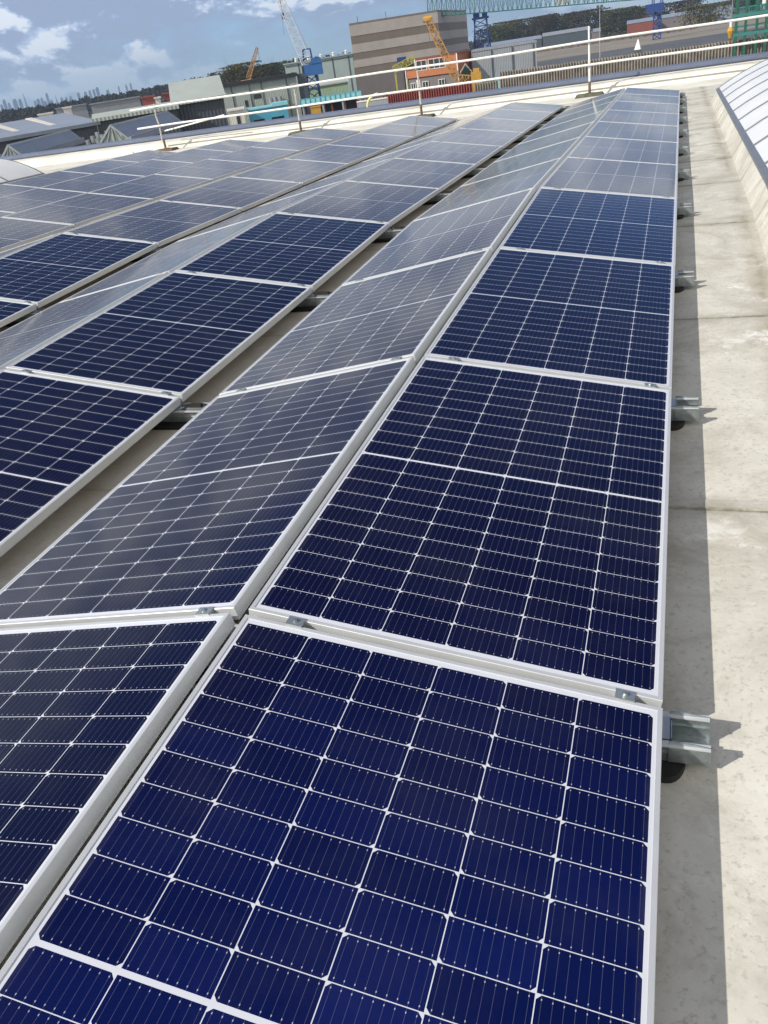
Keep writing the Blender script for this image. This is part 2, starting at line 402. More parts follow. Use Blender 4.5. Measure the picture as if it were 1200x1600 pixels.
# parapet
par = thing('parapet', 'low cream parapet with blue-grey metal coping along the far roof edge', 'parapet', roof_mat(0, 21.5, ZR))
def par_obj(name, pts, mat, x0=XL, x1=XR_):
    mb = MB(); pr = lambda x: [roof(x, y, z) for y, z in pts]
    xs = [x0 + (x1 - x0) * i / 12 for i in range(13)]
    for a, b in zip(xs, xs[1:]): mb.extr(pr, a, b, cap=(a == xs[0] or b == xs[-1]))
    o = mb.build(name, mat); o.parent = par; o.matrix_parent_inverse = par.matrix_world.inverted(); return o
par_obj('upstand', [(20.45, ZR + 0.001), (20.75, ZR + 0.02), (21.9, ZR + 0.045), (22.02, 0.02), (22.14, 0.10), (22.62, 0.155), (22.62, ZR - 0.1), (20.45, ZR - 0.1)], M['parapet'])
par_obj('coping', [(22.605, 0.160), (22.61, 0.275), (22.64, 0.285), (22.92, 0.295), (22.94, 0.10), (22.92, 0.10)], M['capblue'])
par_obj('coping_lip', [(22.575, 0.158), (22.575, 0.182), (22.603, 0.186), (22.603, 0.156)], M['capdark'])
for x in (-12.3, -3.9, 0.4):
    mb = MB(); mb.box(x, 22.35, 0.16, x + 0.10, 22.52, 0.163)
roof_scupper = MB().box(-0.16, -0.04, -0.05, 0.16, 0.04, 0.05)

# scuppers and little fixings at the parapet's foot
def small(name, label, cat, build, M4, mats, group=None):
    t = thing(name, label, cat, M4, group)
    for pn, mb, mt in build: mb.build(pn, mt, t)
    return t
sc = small('roof_outlet', 'small dark rectangular outlet in the cream parapet behind the last panels', 'outlet',
      [('outlet_hole', MB().box(-0.14, -0.015, -0.035, 0.14, 0.03, 0.035), M['rubber']),
       ('outlet_frame', MB().box(-0.18, 0, -0.055, -0.141, 0.03, 0.055).box(0.141, 0, -0.055, 0.18, 0.03, 0.055).box(-0.18, 0, 0.036, 0.18, 0.03, 0.055).box(-0.18, 0, -0.055, 0.18, 0.03, -0.036), M['alu_dark'])],
      roof_mat(-15.35, 22.03, -0.03), [None])

# ------------------------------------------------------------------ solar panels
TH = 0.1674
GAP = 0.0453
RP = 2.3008
c_, s_ = math.cos(TH), math.sin(TH)
def proto_panel():
    root = thing('solar_panel', 'x', 'solar panel')
    f = MB(); lip = 0.0115; z1 = 0.0
    # frame members with a mitred lip and hollow side wall
    out = [(0, 0), (PW, 0), (PW, PL), (0, PL)]
    inn = [(lip, lip), (PW - lip, lip), (PW - lip, PL - lip), (lip, PL - lip)]
    vs = [(*p, -0.0012) for p in out] + [(p[0], p[1], 0) for p in [(0.0012, 0.0012), (PW - 0.0012, 0.0012), (PW - 0.0012, PL - 0.0012), (0.0012, PL - 0.0012)]] \
        + [(*p, 0) for p in inn] + [(*p, -0.006) for p in inn] + [(*p, -PT) for p in out] \
        + [(*p, -PT) for p in [(0.028, 0.028), (PW - 0.028, 0.028), (PW - 0.028, PL - 0.028), (0.028, PL - 0.028)]]
    fs = []
    def ring(a, b):
        for i in range(4):
            j = (i + 1) % 4; fs.append((a * 4 + i, a * 4 + j, b * 4 + j, b * 4 + i))
    ring(0, 1); ring(1, 2); ring(2, 3); ring(0, 4); ring(4, 5)
    f.add(vs, fs)
    # groove line along the side wall
    for x in (-0.0008, PW + 0.0008):
        f.box(min(x, x * 1), 0.002, -PT + 0.0005, x + (0.0016 if x < 0.5 else -0.0016), PL - 0.002, -PT + 0.004)
    f.build('frame', M['alu'], root)
    g = MB(); zz = -0.0022
    g.add([(lip, lip, zz), (PW - lip, lip, zz), (PW - lip, PL - lip, zz), (lip, PL - lip, zz)], [(0, 1, 2, 3)])
    o = g.build('glass', M['cells'], root)
    uvl = o.data.uv_layers.new(name='UVMap')
    for li, l in enumerate(o.data.loops):
        co = o.data.vertices[l.vertex_index].co; uvl.data[li].uv = (co.x, co.y)
    b = MB(); b.add([(lip, lip, -0.0065), (PW - lip, lip, -0.0065), (PW - lip, PL - lip, -0.0065), (lip, PL - lip, -0.0065)], [(0, 3, 2, 1)])
    b.build('backsheet', M['backsheet'], root)
    return root
def add_clamps(root):
    for cx in (0.135, PW - 0.085):
        cl = MB()
        cl.box(cx - 0.022, PL - 0.006, 0.0008, cx + 0.022, PL + 0.026, 0.0045)
        cl.box(cx - 0.022, PL + 0.001, -0.03, cx - 0.018, PL + 0.019, 0.001)
        cl.box(cx + 0.018, PL + 0.001, -0.03, cx + 0.022, PL + 0.019, 0.001)
        o = cl.build('clamp', M['alu_dark'], root)
        b = MB(); b.bar((cx, PL + 0.010, 0.0049), (cx, PL + 0.010, 0.0072), 0.0075, 12)
        b.bar((cx, PL + 0.010, 0.0072), (cx, PL + 0.010, 0.0105), 0.005, 6)
        b.build('bolt', M['galv'], o)
ORD = ['first', 'second', 'third', 'fourth', 'fifth', 'sixth', 'seventh', 'eighth', 'ninth', 'tenth', 'eleventh', 'twelfth']
base_p = proto_panel(); full_p = copy_tree(base_p, None, tree_map(base_p)); add_clamps(full_p)
tm = tree_map(None)
ROWN = ['nearest row by the walkway', 'second row', 'third row', 'fourth row', 'fifth row', 'sixth row']
used = {}
for row in range(6):
    for side in (0, 1):
        for k in range(-1, 10):
            # leave out what lies wholly outside the frame
            yA, yB = k * LP, (k + 1) * LP
            x0 = -row * RP - (GAP if side else 0)
            x1 = x0 + (c_ * PW if side == 0 else -c_ * PW)
            pts = [project(roof(x, y, z)) if (CR.transposed() @ (roof(x, y, z) - CP)).z < -0.1 else (-999, 9999)
                   for x in (x0, x1) for y in (yA, yB) for z in (0, s_)]
            if max(p[0] for p in pts) < -450 or min(p[1] for p in pts) > 2300: continue
            proto = full_p if (row < 3 and k < 9 and k < 7) else base_p
            if proto not in used: used[proto] = proto; o = proto
            else: o = copy_tree(proto, None, tm)
            r = RX @ (Matrix.Rotation(-BEND, 3, 'X') if k >= 3 else Matrix.Identity(3))
            jx, jz = rnd.uniform(-0.0015, 0.0015), rnd.uniform(-0.001, 0.001)
            if side == 0:
                org = roof(x0 + jx, yA + (LP - PL) / 2, s_ + jz) if k < 3 else roof(x0 + jx, yA + (LP - PL) / 2 + 1e-4, s_ + jz)
                Mw = Matrix.Translation(org) @ r.to_4x4() @ Matrix.Rotation(TH + rnd.uniform(-.0012, .0012), 4, 'Y')
            else:
                org = roof(x0 + jx, yA + (LP - PL) / 2, s_ + jz) if k < 3 else roof(x0 + jx, yA + (LP - PL) / 2 + 1e-4, s_ + jz)
                # mirrored across the ridge, kept as a proper rotation: start at the low edge
                low = org + (r @ Vector((-c_ * PW, 0, -s_ * PW)))
                Mw = Matrix.Translation(low) @ r.to_4x4() @ Matrix.Rotation(-TH + rnd.uniform(-.0012, .0012), 4, 'Y')
            o.matrix_world = Mw
            n_far = 9 - k
            colr = 'navy' if k < 3 else 'grey-sheened'
            o['label'] = '%s solar panel, %s from the far parapet, %s slope of %s' % (colr, ORD[n_far], 'right' if side == 0 else 'left', ROWN[row])
            o['category'] = 'solar panel'; o['group'] = 'solar panels in ridged rows on the roof'
if base_p not in used: bpy.data.objects.remove(base_p)

# ------------------------------------------------------------------ base rails crossing under the rows
def rail_proto():
    t = thing('mounting_rail', 'x', 'mounting rail')
    xe = 1.128; xl = -6 * RP + 0.2
    m = MB(); w = 0.0425; zt = -0.062; zb = -0.118
    for seg in range(6):
        xa = xl + (xe - xl) * seg / 6; xb = xl + (xe - xl) * (seg + 1) / 6
        for (y0, z0, y1, z1) in ((-w, zb, w, zb + 0.003), (-w, zb + 0.003, -w + 0.003, zt), (w - 0.003, zb + 0.003, w, zt),
                                 (-0.012, zb + 0.003, -0.006, zb + 0.012), (0.006, zb + 0.003, 0.012, zb + 0.012), (-w + 0.0031, -0.086, -w + 0.007, -0.082), (w - 0.007, -0.086, w - 0.0031, -0.082), (-w - 0.003, -0.092, -w - 0.0001, -0.088)):
            m.box(xa, y0, z0, xb, y1, z1)
    m.build('channel', M['galv'], t)
    for y0 in (-w - 0.012, w - 0.006):
        MB().box(xl, y0, zt, xe - 0.002, y0 + 0.018, zt + 0.003).build('channel_lip', M['alu'], t)
    # flared ends of the channel walls
    for sy in (-1, 1):
        e = MB()
        y = sy * (w + 0.0035)
        e.add([(xe - 0.09, y, zb + 0.004), (xe, y, zb + 0.004), (xe + 0.0, y, zt + 0.004), (xe - 0.045, y, zt + 0.012), (xe - 0.09, y, zt + 0.012),
               (xe - 0.09, y + 0.002 * sy, zb + 0.004), (xe, y + 0.002 * sy, zb + 0.004), (xe + 0.0, y + 0.002 * sy, zt + 0.004), (xe - 0.045, y + 0.002 * sy, zt + 0.012), (xe - 0.09, y + 0.002 * sy, zt + 0.012)],
              [(0, 1, 2, 3, 4), (9, 8, 7, 6, 5), (0, 5, 6, 1), (1, 6, 7, 2), (2, 7, 8, 3), (3, 8, 9, 4), (4, 9, 5, 0)])
        e.build('end_plate', M['galv'], t)
    for row in range(6):
        x = -row * RP + c_ * PW
        rb = MB()
        pts = []
        for i in range(13):
            a = -math.pi / 2 + math.pi * i / 12
            pts.append((x + 0.012 + 0.042 * math.cos(a), 0.072 * math.sin(a) * 1.0 - 0.018))
        pts = [(x - 0.34, 0.054), (x - 0.34, -0.090)] + pts
        rb.prism(pts, ZR + 0.001, zb - 0.0005); rb.build('rubber_foot', M['rubber'], t)
        # low bracket that carries the lower panel edges
        bk = MB()
        bk.box(x - 0.03, -0.034, zt + 0.0035, x + 0.016, 0.034, zt + 0.0065).box(x - 0.03, -0.02, zt + 0.0065, x - 0.026, 0.02, -0.042)
        bk.box(x + 0.006, -0.028, zb + 0.011, x + 0.010, 0.028, zt + 0.004).box(x + 0.018, -0.028, zb + 0.011, x + 0.021, 0.028, zt + 0.002)
        if row > 0: 
            bk.box(x + 0.04, -0.030, zt + 0.0035, x + 0.19, 0.030, zt + 0.006)
            xx = x + RP - 2 * c_ * PW - GAP
            bk.box(xx - 0.03, -0.034, zt + 0.0035, xx + 0.02, 0.034, zt + 0.0065).box(xx + 0.0, -0.02, zt + 0.0065, xx + 0.004, 0.02, -0.042)
        bk.build('bracket', M['alu_dark'], t)
        if row > 0:
            cbm = MB(); cbm.tube([(x + 0.02, -0.02, zt + 0.02), (x + 0.07, 0.0, zt + 0.022), (x + 0.11, 0.012, zt + 0.016), (x + 0.15, 0.005, zt + 0.012)], 0.006, 6)
            cbm.box(x + 0.05, -0.012, zt + 0.0062, x + 0.12, 0.006, zt + 0.022); cbm.build('connector', M['rubber'], t)
        # ridge support
        rs = MB(); xr = -row * RP - GAP / 2
        for sx in (-1, 1):
            rs.bar((xr + 0.05 * sx, 0, zt), (xr + 0.012 * sx, 0, s_ - 0.045), 0.009)
        rs.box(xr - 0.05, -0.02, s_ - 0.05, xr + 0.05, 0.02, s_ - 0.044)
        rs.build('ridge_support', M['alu_dark'], t)
    return t
rp = rail_proto(); tmr = tree_map(None)
for i, k in enumerate(range(0, 11)):
    o = rp if i == 0 else copy_tree(rp, None, tmr)
    y = k * LP - 0.022 if k < 10 else k * LP - 0.10
    o.matrix_world = roof_mat(0, y, 0, ymid=y)
    o['label'] = 'galvanised channel rail under the panels, its stub jutting onto the walkway %s from the far parapet' % ORD[10 - k]
    o['label'] = 'galvanised rail stub jutting from under the panels, %s from the far parapet' % ORD[10 - k]
    o['group'] = 'mounting rails under the solar panels'

# ------------------------------------------------------------------ barrel rooflights
def glaze_mat():
    m, n, b = newmat('opal_rooflight_glazing')
    t = N(n, 'ShaderNodeTexCoord')
    f = NOISE(n, t.outputs['Object'], 1.2, 5, 0.6)
    c = MIX(n, RAMP(n, f, [(0.35, 0.0), (0.7, 1.0)]), (0.76, 0.77, 0.76), (0.84, 0.84, 0.82))
    lk(n, c, b.inputs['Base Color']); val(b, 'Roughness', 0.22); val(b, 'Specular IOR Level', 0.5)
    return m
M['opal'] = glaze_mat()
def rooflight(label, xe, dirx, yend, width=3.4, rise=0.50, y_start=-9.0, pitch=1.215):
    """xe = near edge of the glazing, dirx = which way it extends"""
    t = thing('barrel_rooflight', label, 'skylight', roof_mat(xe, 10, ZR))
    inv = t.matrix_world.inverted()
    def fin(mb, name, mat, parent=None, smooth=False):
        o = mb.build(name, mat, smooth=smooth); o.parent = parent or t
        o.matrix_parent_inverse = (parent or t).matrix_world.inverted() if parent is None else Matrix.Identity(4)
        return o
    NA = 18
    def arc(y, dz=0.0, dr=0.0):
        out = []
        for i in range(NA + 1):
            q = i / NA; x = q * width
            # circular segment
            r = (width * width / 4 + rise * rise) / (2 * rise)
            zc_ = rise - r; z = zc_ + math.sqrt(max(r * r - (x - width / 2) ** 2, 0))
            nx, nz = (x - width / 2) / r, (z - zc_) / r
            out.append(roof(xe + dirx * (x + nx * dr), y, 0.05 + z + nz * dr))
        return out
    ys = []; y = yend
    while y > y_start: ys.append(y); y -= pitch
    for a, b in zip(ys, ys[1:]):
        mb = MB(); A = arc(a - 0.02); B = arc(b + 0.02); A2 = arc(a - 0.02, dr=-0.01); B2 = arc(b + 0.02, dr=-0.01)
        n = NA + 1
        mb.add(A + B, [(i, i + 1, n + i + 1, n + i) for i in range(NA)])
        o = mb.build('pane', M['opal'], smooth=True); o.parent = t; o.matrix_parent_inverse = inv
    for a in ys:
        mb = MB()
        A = arc(a - 0.018, dr=0.012); B = arc(a + 0.018, dr=0.012); A2 = arc(a - 0.018, dr=-0.02); B2 = arc(a + 0.018, dr=-0.02); n = NA + 1
        mb.add(A + B + A2 + B2, [(i, i + 1, n + i + 1, n + i) for i in range(NA)] + [(2 * n + i, 3 * n + i, 3 * n + i + 1, 2 * n + i + 1) for i in range(NA)]
               + [(i, 2 * n + i, 2 * n + i + 1, i + 1) for i in range(NA)] + [(n + i, n + i + 1, 3 * n + i + 1, 3 * n + i) for i in range(NA)])
        o = mb.build('glazing_bar', M['skyframe']); o.parent = t; o.matrix_parent_inverse = inv
    # end wall
    mb = MB(); A = arc(yend + 0.001); mb.add(A, [tuple(range(NA + 1))])
    o = mb.build('end_wall', M['opal']); o.parent = t; o.matrix_parent_inverse = inv
    # upstand + edge rail
    mb = MB()
    for (x0, x1) in ((-0.09, 0.0), (width + 0.09, width)):
        pr = lambda yy: [roof(xe + dirx * x0, yy, ZR), roof(xe + dirx * x1, yy, 0.03), roof(xe + dirx * (x1 + (0.06 if x1 == 0 else -0.06)), yy, 0.03), roof(xe + dirx * (x1 + (0.06 if x1 == 0 else -0.06)), yy, ZR)]
        for a, b in ((y_start, Y0), (Y0 + 1e-4, yend + 0.05)): mb.extr(pr, a, b)
    mb.add([roof(xe + dirx * x, yend + dy, z) for x, dy, z in ((-0.09, 0.14, ZR), (0, 0.05, 0.03), (width, 0.05, 0.03), (width + 0.09, 0.14, ZR))], [(0, 1, 2, 3)])
    o = mb.build('upstand', M['membrane']); o.parent = t; o.matrix_parent_inverse = inv
    mb = MB()
    for x1, w in ((-0.012, 0.05), (width - 0.038, 0.05)):
        pr = lambda yy: [roof(xe + dirx * x1, yy, 0.032), roof(xe + dirx * x1, yy, 0.062), roof(xe + dirx * (x1 + w), yy, 0.075), roof(xe + dirx * (x1 + w), yy, 0.032)]
        for a, b in ((y_start, Y0), (Y0 + 1e-4, yend + 0.03)): mb.extr(pr, a, b)
    o = mb.build('edge_rail', M['skyframe']); o.parent = t; o.matrix_parent_inverse = inv
    return t
rooflight('long opal glazed barrel rooflight beside the walkway on the right', 1.64, 1, 15.8)
rooflight('opal barrel rooflight at the left edge beyond the last row of panels', -13.2, -1, 15.8)

# ------------------------------------------------------------------ guard rail
YP = 21.5
posts = [(-13.3, 1.14, 'tubegalv', 'bent grey'), (-8.9, 1.14, 'tubegalv', 'slender grey'), (-5.4, 1.12, 'tubegalv', 'mottled'), (-1.08, 1.40, 'whitepaint', 'tall white')]
plab = ['bent pale guard rail post standing on a brown block, leftmost of the posts',
        'slender guard rail post second from the left, in front of the cyan gangway',
        'guard rail post in front of the orange brick house',
        'tallest white guard rail post, rising above the top rail at right']
for (x, h, mt, w), lb in zip(posts, plab):
    t = thing('guard_rail_post', lb, 'post', roof_mat(x, YP, ZR), 'posts of the roof edge guard rail')
    H = h - ZR
    m = MB()
    if w == 'bent grey':
        m.tube([(0.03, 0, 0.08), (-0.05, 0, 0.35), (-0.03, 0, 0.75), (-0.07, 0, 1.0), (-0.03, 0, 1.2), (-0.03, 0, 1.3)], 0.024, 10)
    else: m.bar((0, 0, 0.08), (0, 0, H), 0.024, 12)
    m.build('pole', M[mt], t)
    b = MB(); b.bar((0, 0, 0.06), (0, 0, 0.36), 0.032, 12); b.box(-0.09, -0.09, 0.105, 0.09, 0.09, 0.117); b.build('socket', M['rust'], t)
    for zz in (1.08, 0.58):
        cl = MB(); cl.box(-0.038, -0.055, zz - ZR - 0.035, 0.038, 0.04, zz - ZR + 0.035); cl.bar((0.02, -0.07, zz - ZR + 0.02), (0.02, -0.05, zz - ZR + 0.02), 0.012, 6)
        cl.build('coupler', M['rust'] if mt == 'tubegalv' else M['galv'], t)
    bm = 'blockbrown' if x < -12 else 'blockdark'
    bl = MB(); bl.add([(sx * (0.36 if z == 0 else 0.30), sy * (0.22 if z == 0 else 0.17), 0.002 if z == 0 else 0.105) for z in (0, 1) for sx, sy in ((-1, -1), (1, -1), (1, 1), (-1, 1))],
                     [(3, 2, 1, 0), (4, 5, 6, 7), (0, 1, 5, 4), (1, 2, 6, 5), (2, 3, 7, 6), (3, 0, 4, 7)])
    bl.build('ballast_block', M[bm], t)
def rail_tube(name, label, x0, x1, z, r=0.0265):
    mb = MB(); n = 24
    pts = [roof(x0 + (x1 - x0) * i / n, YP - 0.05, z + 0.012 * math.sin(i * 0.9) * (1 if z > 1 else 0.6)) for i in range(n + 1)]
    mb.tube(pts, r, 10)
    o = mb.build(name, M['whitepaint'], smooth=True); return tag(o, label, 'guard rail')
rail_tube('guard_rail', 'upper white tube of the guard rail running across the far roof edge', -14.15, 6.5, 1.08)
rail_tube('guard_rail', 'lower white tube of the guard rail, halfway up the posts', -14.05, 6.5, 0.58)
# pale rail extension lying along the lower tubes
mb = MB(); mb.tube([roof(-13.4, YP + 0.35, 0.42), roof(-11.2, YP + 0.06, 0.62)], 0.02, 8)
tag(mb.build('brace_tube', M['whitepaint']), 'thin white brace tube slanting behind the leftmost guard rail post', 'brace')
# swan-neck pipe behind the coping
mb = MB(); pp = []
P0 = roof(-7.28, 22.7, 0.2)
for i in range(9):
    a = math.pi / 2 * i / 8
    pp.append(P0 + Vector((0.36 * (1 - math.cos(a)), 0, 0.10 + 0.28 * math.sin(a))))
mb.tube([P0] + pp, 0.035, 8)
M['paleyellow'] = plain('pale_yellow_plastic', (0.62, 0.60, 0.28), 0.5)
tag(mb.build('vent_pipe', M['paleyellow'], smooth=True), 'pale yellow swan-neck pipe curving up behind the coping', 'pipe')
mb = MB()
for i in range(5): mb.box(-0.16 + 0.06 * i, -0.03 + 0.02 * (i % 2), 0, -0.11 + 0.065 * i, 0.05, 0.05 + 0.02 * (i % 3))
o = mb.build('loose_brackets', M['rubber']); o.matrix_world = roof_mat(-10.75, 19.6, ZR); tag(o, 'small dark heap of loose brackets on the roof behind the panels', 'brackets')
mb = MB(); mb.bar((0, 0, 0), (-0.12, 0, 0.16), 0.02, 6); mb.bar((0.06, 0, 0), (-0.02, 0.02, 0.12), 0.018, 6)
o = mb.build('cable_outlet', M['alu_dark']); o.matrix_world = roof_mat(-14.0, 21.0, ZR); tag(o, 'short grey cable outlet on the roof near the dark parapet outlet', 'outlet')



# ------------------------------------------------------------------ ground, road, river
def gmat():
    m, n, b = newmat('yard_ground')
    t = N(n, 'ShaderNodeTexCoord'); v = t.outputs['Object']
    a = NOISE(n, v, 0.012, 8, 0.7); f = NOISE(n, v, 0.12, 6, 0.7)
    c = MIX(n, RAMP(n, a, [(0.42, 0.0), (0.58, 1.0)]), (0.17, 0.155, 0.135), (0.105, 0.11, 0.115))
    c = MIX(n, RAMP(n, f, [(0.4, 0.0), (0.7, 0.5)]), c, (0.26, 0.235, 0.20))
    s = N(n, 'ShaderNodeSeparateXYZ'); lk(n, v, s.inputs[0])
    dist = MA(n, 'SQRT', MA(n, 'ADD', MA(n, 'MULTIPLY', s.outputs[0], s.outputs[0]), MA(n, 'MULTIPLY', s.outputs[1], s.outputs[1])))
    c = MIX(n, MA(n, 'MULTIPLY', MA(n, 'SUBTRACT', dist, 480.0), 0.006, clamp=True), c, (0.06, 0.062, 0.038))
    lk(n, c, b.inputs['Base Color']); val(b, 'Roughness', 0.9)
    return m
mb = MB(); RG = 6000; n_ = 64
mb.add([(RG * math.cos(2 * math.pi * i / n_), RG * math.sin(2 * math.pi * i / n_), GZ) for i in range(n_)], [tuple(range(n_))])
tag(mb.build('ground', gmat()), 'brown and grey yard ground stretching to the horizon', 'ground', kind='structure')
def sheet(name, uvs, dz, mat, label, kind='structure'):
    pts = []
    for u, v in uvs:
        d = dg(u, v); p = at(u, d, GZ); pts.append((p.x, p.y, GZ + dz))
    mb = MB(); mb.add(pts, [tuple(range(len(pts)))]); return tag(mb.build(name, mat), label, name, kind=kind)
M['asphalt'] = plain('grey_asphalt', (0.085, 0.09, 0.10), 0.85, 0, 0.2, 0.05)
M['sand'] = plain('sandy_yard', (0.22, 0.195, 0.16), 0.95, 0, 0.25, 0.04)
M['water'] = plain('river_water', (0.03, 0.045, 0.06), 0.12, 0, 0.1, 0.01)
sheet('road', [(700, 118), (1290, 27), (1290, 51), (700, 143)], 0.008, M['asphalt'], 'grey road strip across the brown yard')
sheet('yard', [(700, 104), (1290, 13), (1290, 26.8), (700, 117.8)], 0.004, M['sand'], 'sandy brown yard strip beyond the road')
sheet('river', [(1010, 27.5), (1260, -11.5), (1260, 1), (1010, 40)], 0.012, M['water'], 'blue-grey water of the river beyond the yard')

def frame(uL, dL, uR, dR, h=8.0):
    """Empty frame on the ground: +x along the facade, +y away from the camera."""
    a, b = foot(uL, dL, h), foot(uR, dR, h); x = (b - a); L = x.length; x.normalize()
    y = Vector((0, 0, 1)).cross(x)
    Mx = Matrix(((x.x, y.x, 0, a.x), (x.y, y.y, 0, a.y), (0, 0, 1, GZ), (0, 0, 0, 1)))
    return Mx, L
def hz(u, v, d): return seen(u, v, d).z - GZ
def bm_(name, root, mat, *boxes):
    mb = MB()
    for b in boxes: mb.box(*b)
    return mb.build(name, M[mat] if isinstance(mat, str) else mat, root)
def corrug(name, col, rough=0.6, pitch=0.35, var=0.1, metal=0.0):
    m, n, b = newmat(name)
    t = N(n, 'ShaderNodeTexCoord'); s = N(n, 'ShaderNodeSeparateXYZ'); lk(n, t.outputs['Object'], s.inputs[0])
    w = MA(n, 'SINE', MA(n, 'MULTIPLY', MA(n, 'ADD', s.outputs[0], s.outputs[1]), 2 * math.pi / pitch))
    bp = N(n, 'ShaderNodeBump'); val(bp, 'Strength', 0.6); val(bp, 'Distance', 0.03); lk(n, w, bp.inputs['Height']); lk(n, bp.outputs[0], b.inputs['Normal'])
    f = NOISE(n, t.outputs['Object'], 0.35, 7, 0.7)
    g = RAMP(n, f, [(0.3, 1 - var), (0.7, 1 + var)])
    mul = N(n, 'ShaderNodeVectorMath', operation='MULTIPLY'); mul.inputs[0].default_value = col; lk(n, g, mul.inputs[1]); lk(n, mul.outputs[0], b.inputs['Base Color'])
    val(b, 'Roughness', rough); val(b, 'Metallic', metal); return m
for k_, c_v in dict(slate=(0.060, 0.075, 0.095), roofgrey=(0.25, 0.29, 0.36), palegreen=(0.30, 0.34, 0.32), greenhall=(0.22, 0.28, 0.28), lightroof=(0.38, 0.42, 0.39),
                    mint=(0.30, 0.42, 0.28), beige=(0.33, 0.30, 0.28), bandlight=(0.40, 0.365, 0.345), banddark=(0.185, 0.15, 0.125), cream=(0.62, 0.60, 0.53),
                    orange=(0.42, 0.15, 0.06), greybrown=(0.17, 0.15, 0.15), redroof=(0.25, 0.06, 0.05), greyshed=(0.26, 0.28, 0.31), whitewall=(0.68, 0.67, 0.65)).items():
    M[k_] = corrug(k_, c_v, 0.55 if k_ != 'roofgrey' else 0.4)
for k_, c_v in dict(window_dark=(0.02, 0.024, 0.03), black=(0.015, 0.016, 0.02), cyan=(0.07, 0.32, 0.46), cyanlight=(0.24, 0.56, 0.62), yellow=(0.52, 0.29, 0.04), blue=(0.012, 0.045, 0.20),
                    bluelight=(0.03, 0.13, 0.36), white=(0.75, 0.75, 0.74), boomwhite=(0.62, 0.64, 0.66), boomorange=(0.44, 0.24, 0.07), teal=(0.035, 0.18, 0.17), greencrane=(0.012, 0.105, 0.065),
                    rustred=(0.22, 0.06, 0.04), bark=(0.07, 0.055, 0.04), lamp=(0.35, 0.36, 0.37), skyglass=(0.08, 0.13, 0.22), lime=(0.42, 0.42, 0.06), darkbrown=(0.05, 0.035, 0.03)).items():
    M[k_] = plain(k_, c_v, 0.55, 0, 0.15, 0.6)
M['skyglass'].node_tree.nodes['Principled BSDF'].inputs['Roughness'].default_value = 0.25

def shed(name, label, uL, dL, uR, dR, z1, depth, wall, roofm, pitch=0.0, ridge=0.5, over=0.3, extra=None, cat='building', group=None):
    """Walls plus a flat or gabled roof with its ridge along the facade."""
    Mx, L = frame(uL, dL, uR, dR, z1 + pitch / 2 if dL < 150 else min(z1, 9))
    t = thing(name, label, cat, Mx, group)
    if pitch <= 0:
        bm_('wall', t, wall, (0, 0, -0.5, L, depth, z1))
        bm_('roof', t, roofm, (-over, -over, z1 + 0.003, L + over, depth + over, z1 + 0.35))
    else:
        yr = depth * ridge; zr = z1 + pitch
        mb = MB(); mb.add([(x, y, z) for x in (0, L) for y, z in ((0, -0.5), (0, z1), (yr, zr), (depth, z1), (depth, -0.5))],
                          [(0, 1, 2, 3, 4), (9, 8, 7, 6, 5), (0, 5, 6, 1), (4, 3, 8, 9)])
        mb.build('wall', M[wall], t)
        mb = MB(); e = 0.35
        s1 = pitch / yr; s2 = pitch / (depth - yr)
        P = [(-over, z1 - over * s1), (yr, zr), (depth + over, z1 - over * s2)]
        mb.add([(x, y, z + dz) for x in (-over, L + over) for dz in (0.02, 0.30) for y, z in P],
               [(0, 1, 4, 3), (1, 2, 5, 4), (6, 9, 10, 7), (7, 10, 11, 8), (3, 4, 10, 9), (4, 5, 11, 10), (0, 6, 7, 1), (1, 7, 8, 2), (0, 3, 9, 6), (2, 8, 11, 5)])
        mb.build('roof', M[roofm], t)
    if extra: extra(t, L)
    return t
def win(t, x0, z0, x1, z1, fr='white', gl='window_dark', y=-0.06, bars=1):
    f = MB(); w = 0.09
    f.box(x0, y, z0, x0 + w, 0.02, z1).box(x1 - w, y, z0, x1, 0.02, z1).box(x0 + w, y, z0, x1 - w, 0.02, z0 + w).box(x0 + w, y, z1 - w, x1 - w, 0.02, z1)
    for i in range(bars):
        xx = x0 + (x1 - x0) * (i + 1) / (bars + 1); f.box(xx - w / 2, y + 0.005, z0 + w, xx + w / 2, 0.02, z1 - w)
    fo = f.build('window', M[fr], t)
    MB().box(x0 + w, y + 0.03, z0 + w, x1 - w, y + 0.045, z1 - w).build('pane', M[gl], fo)

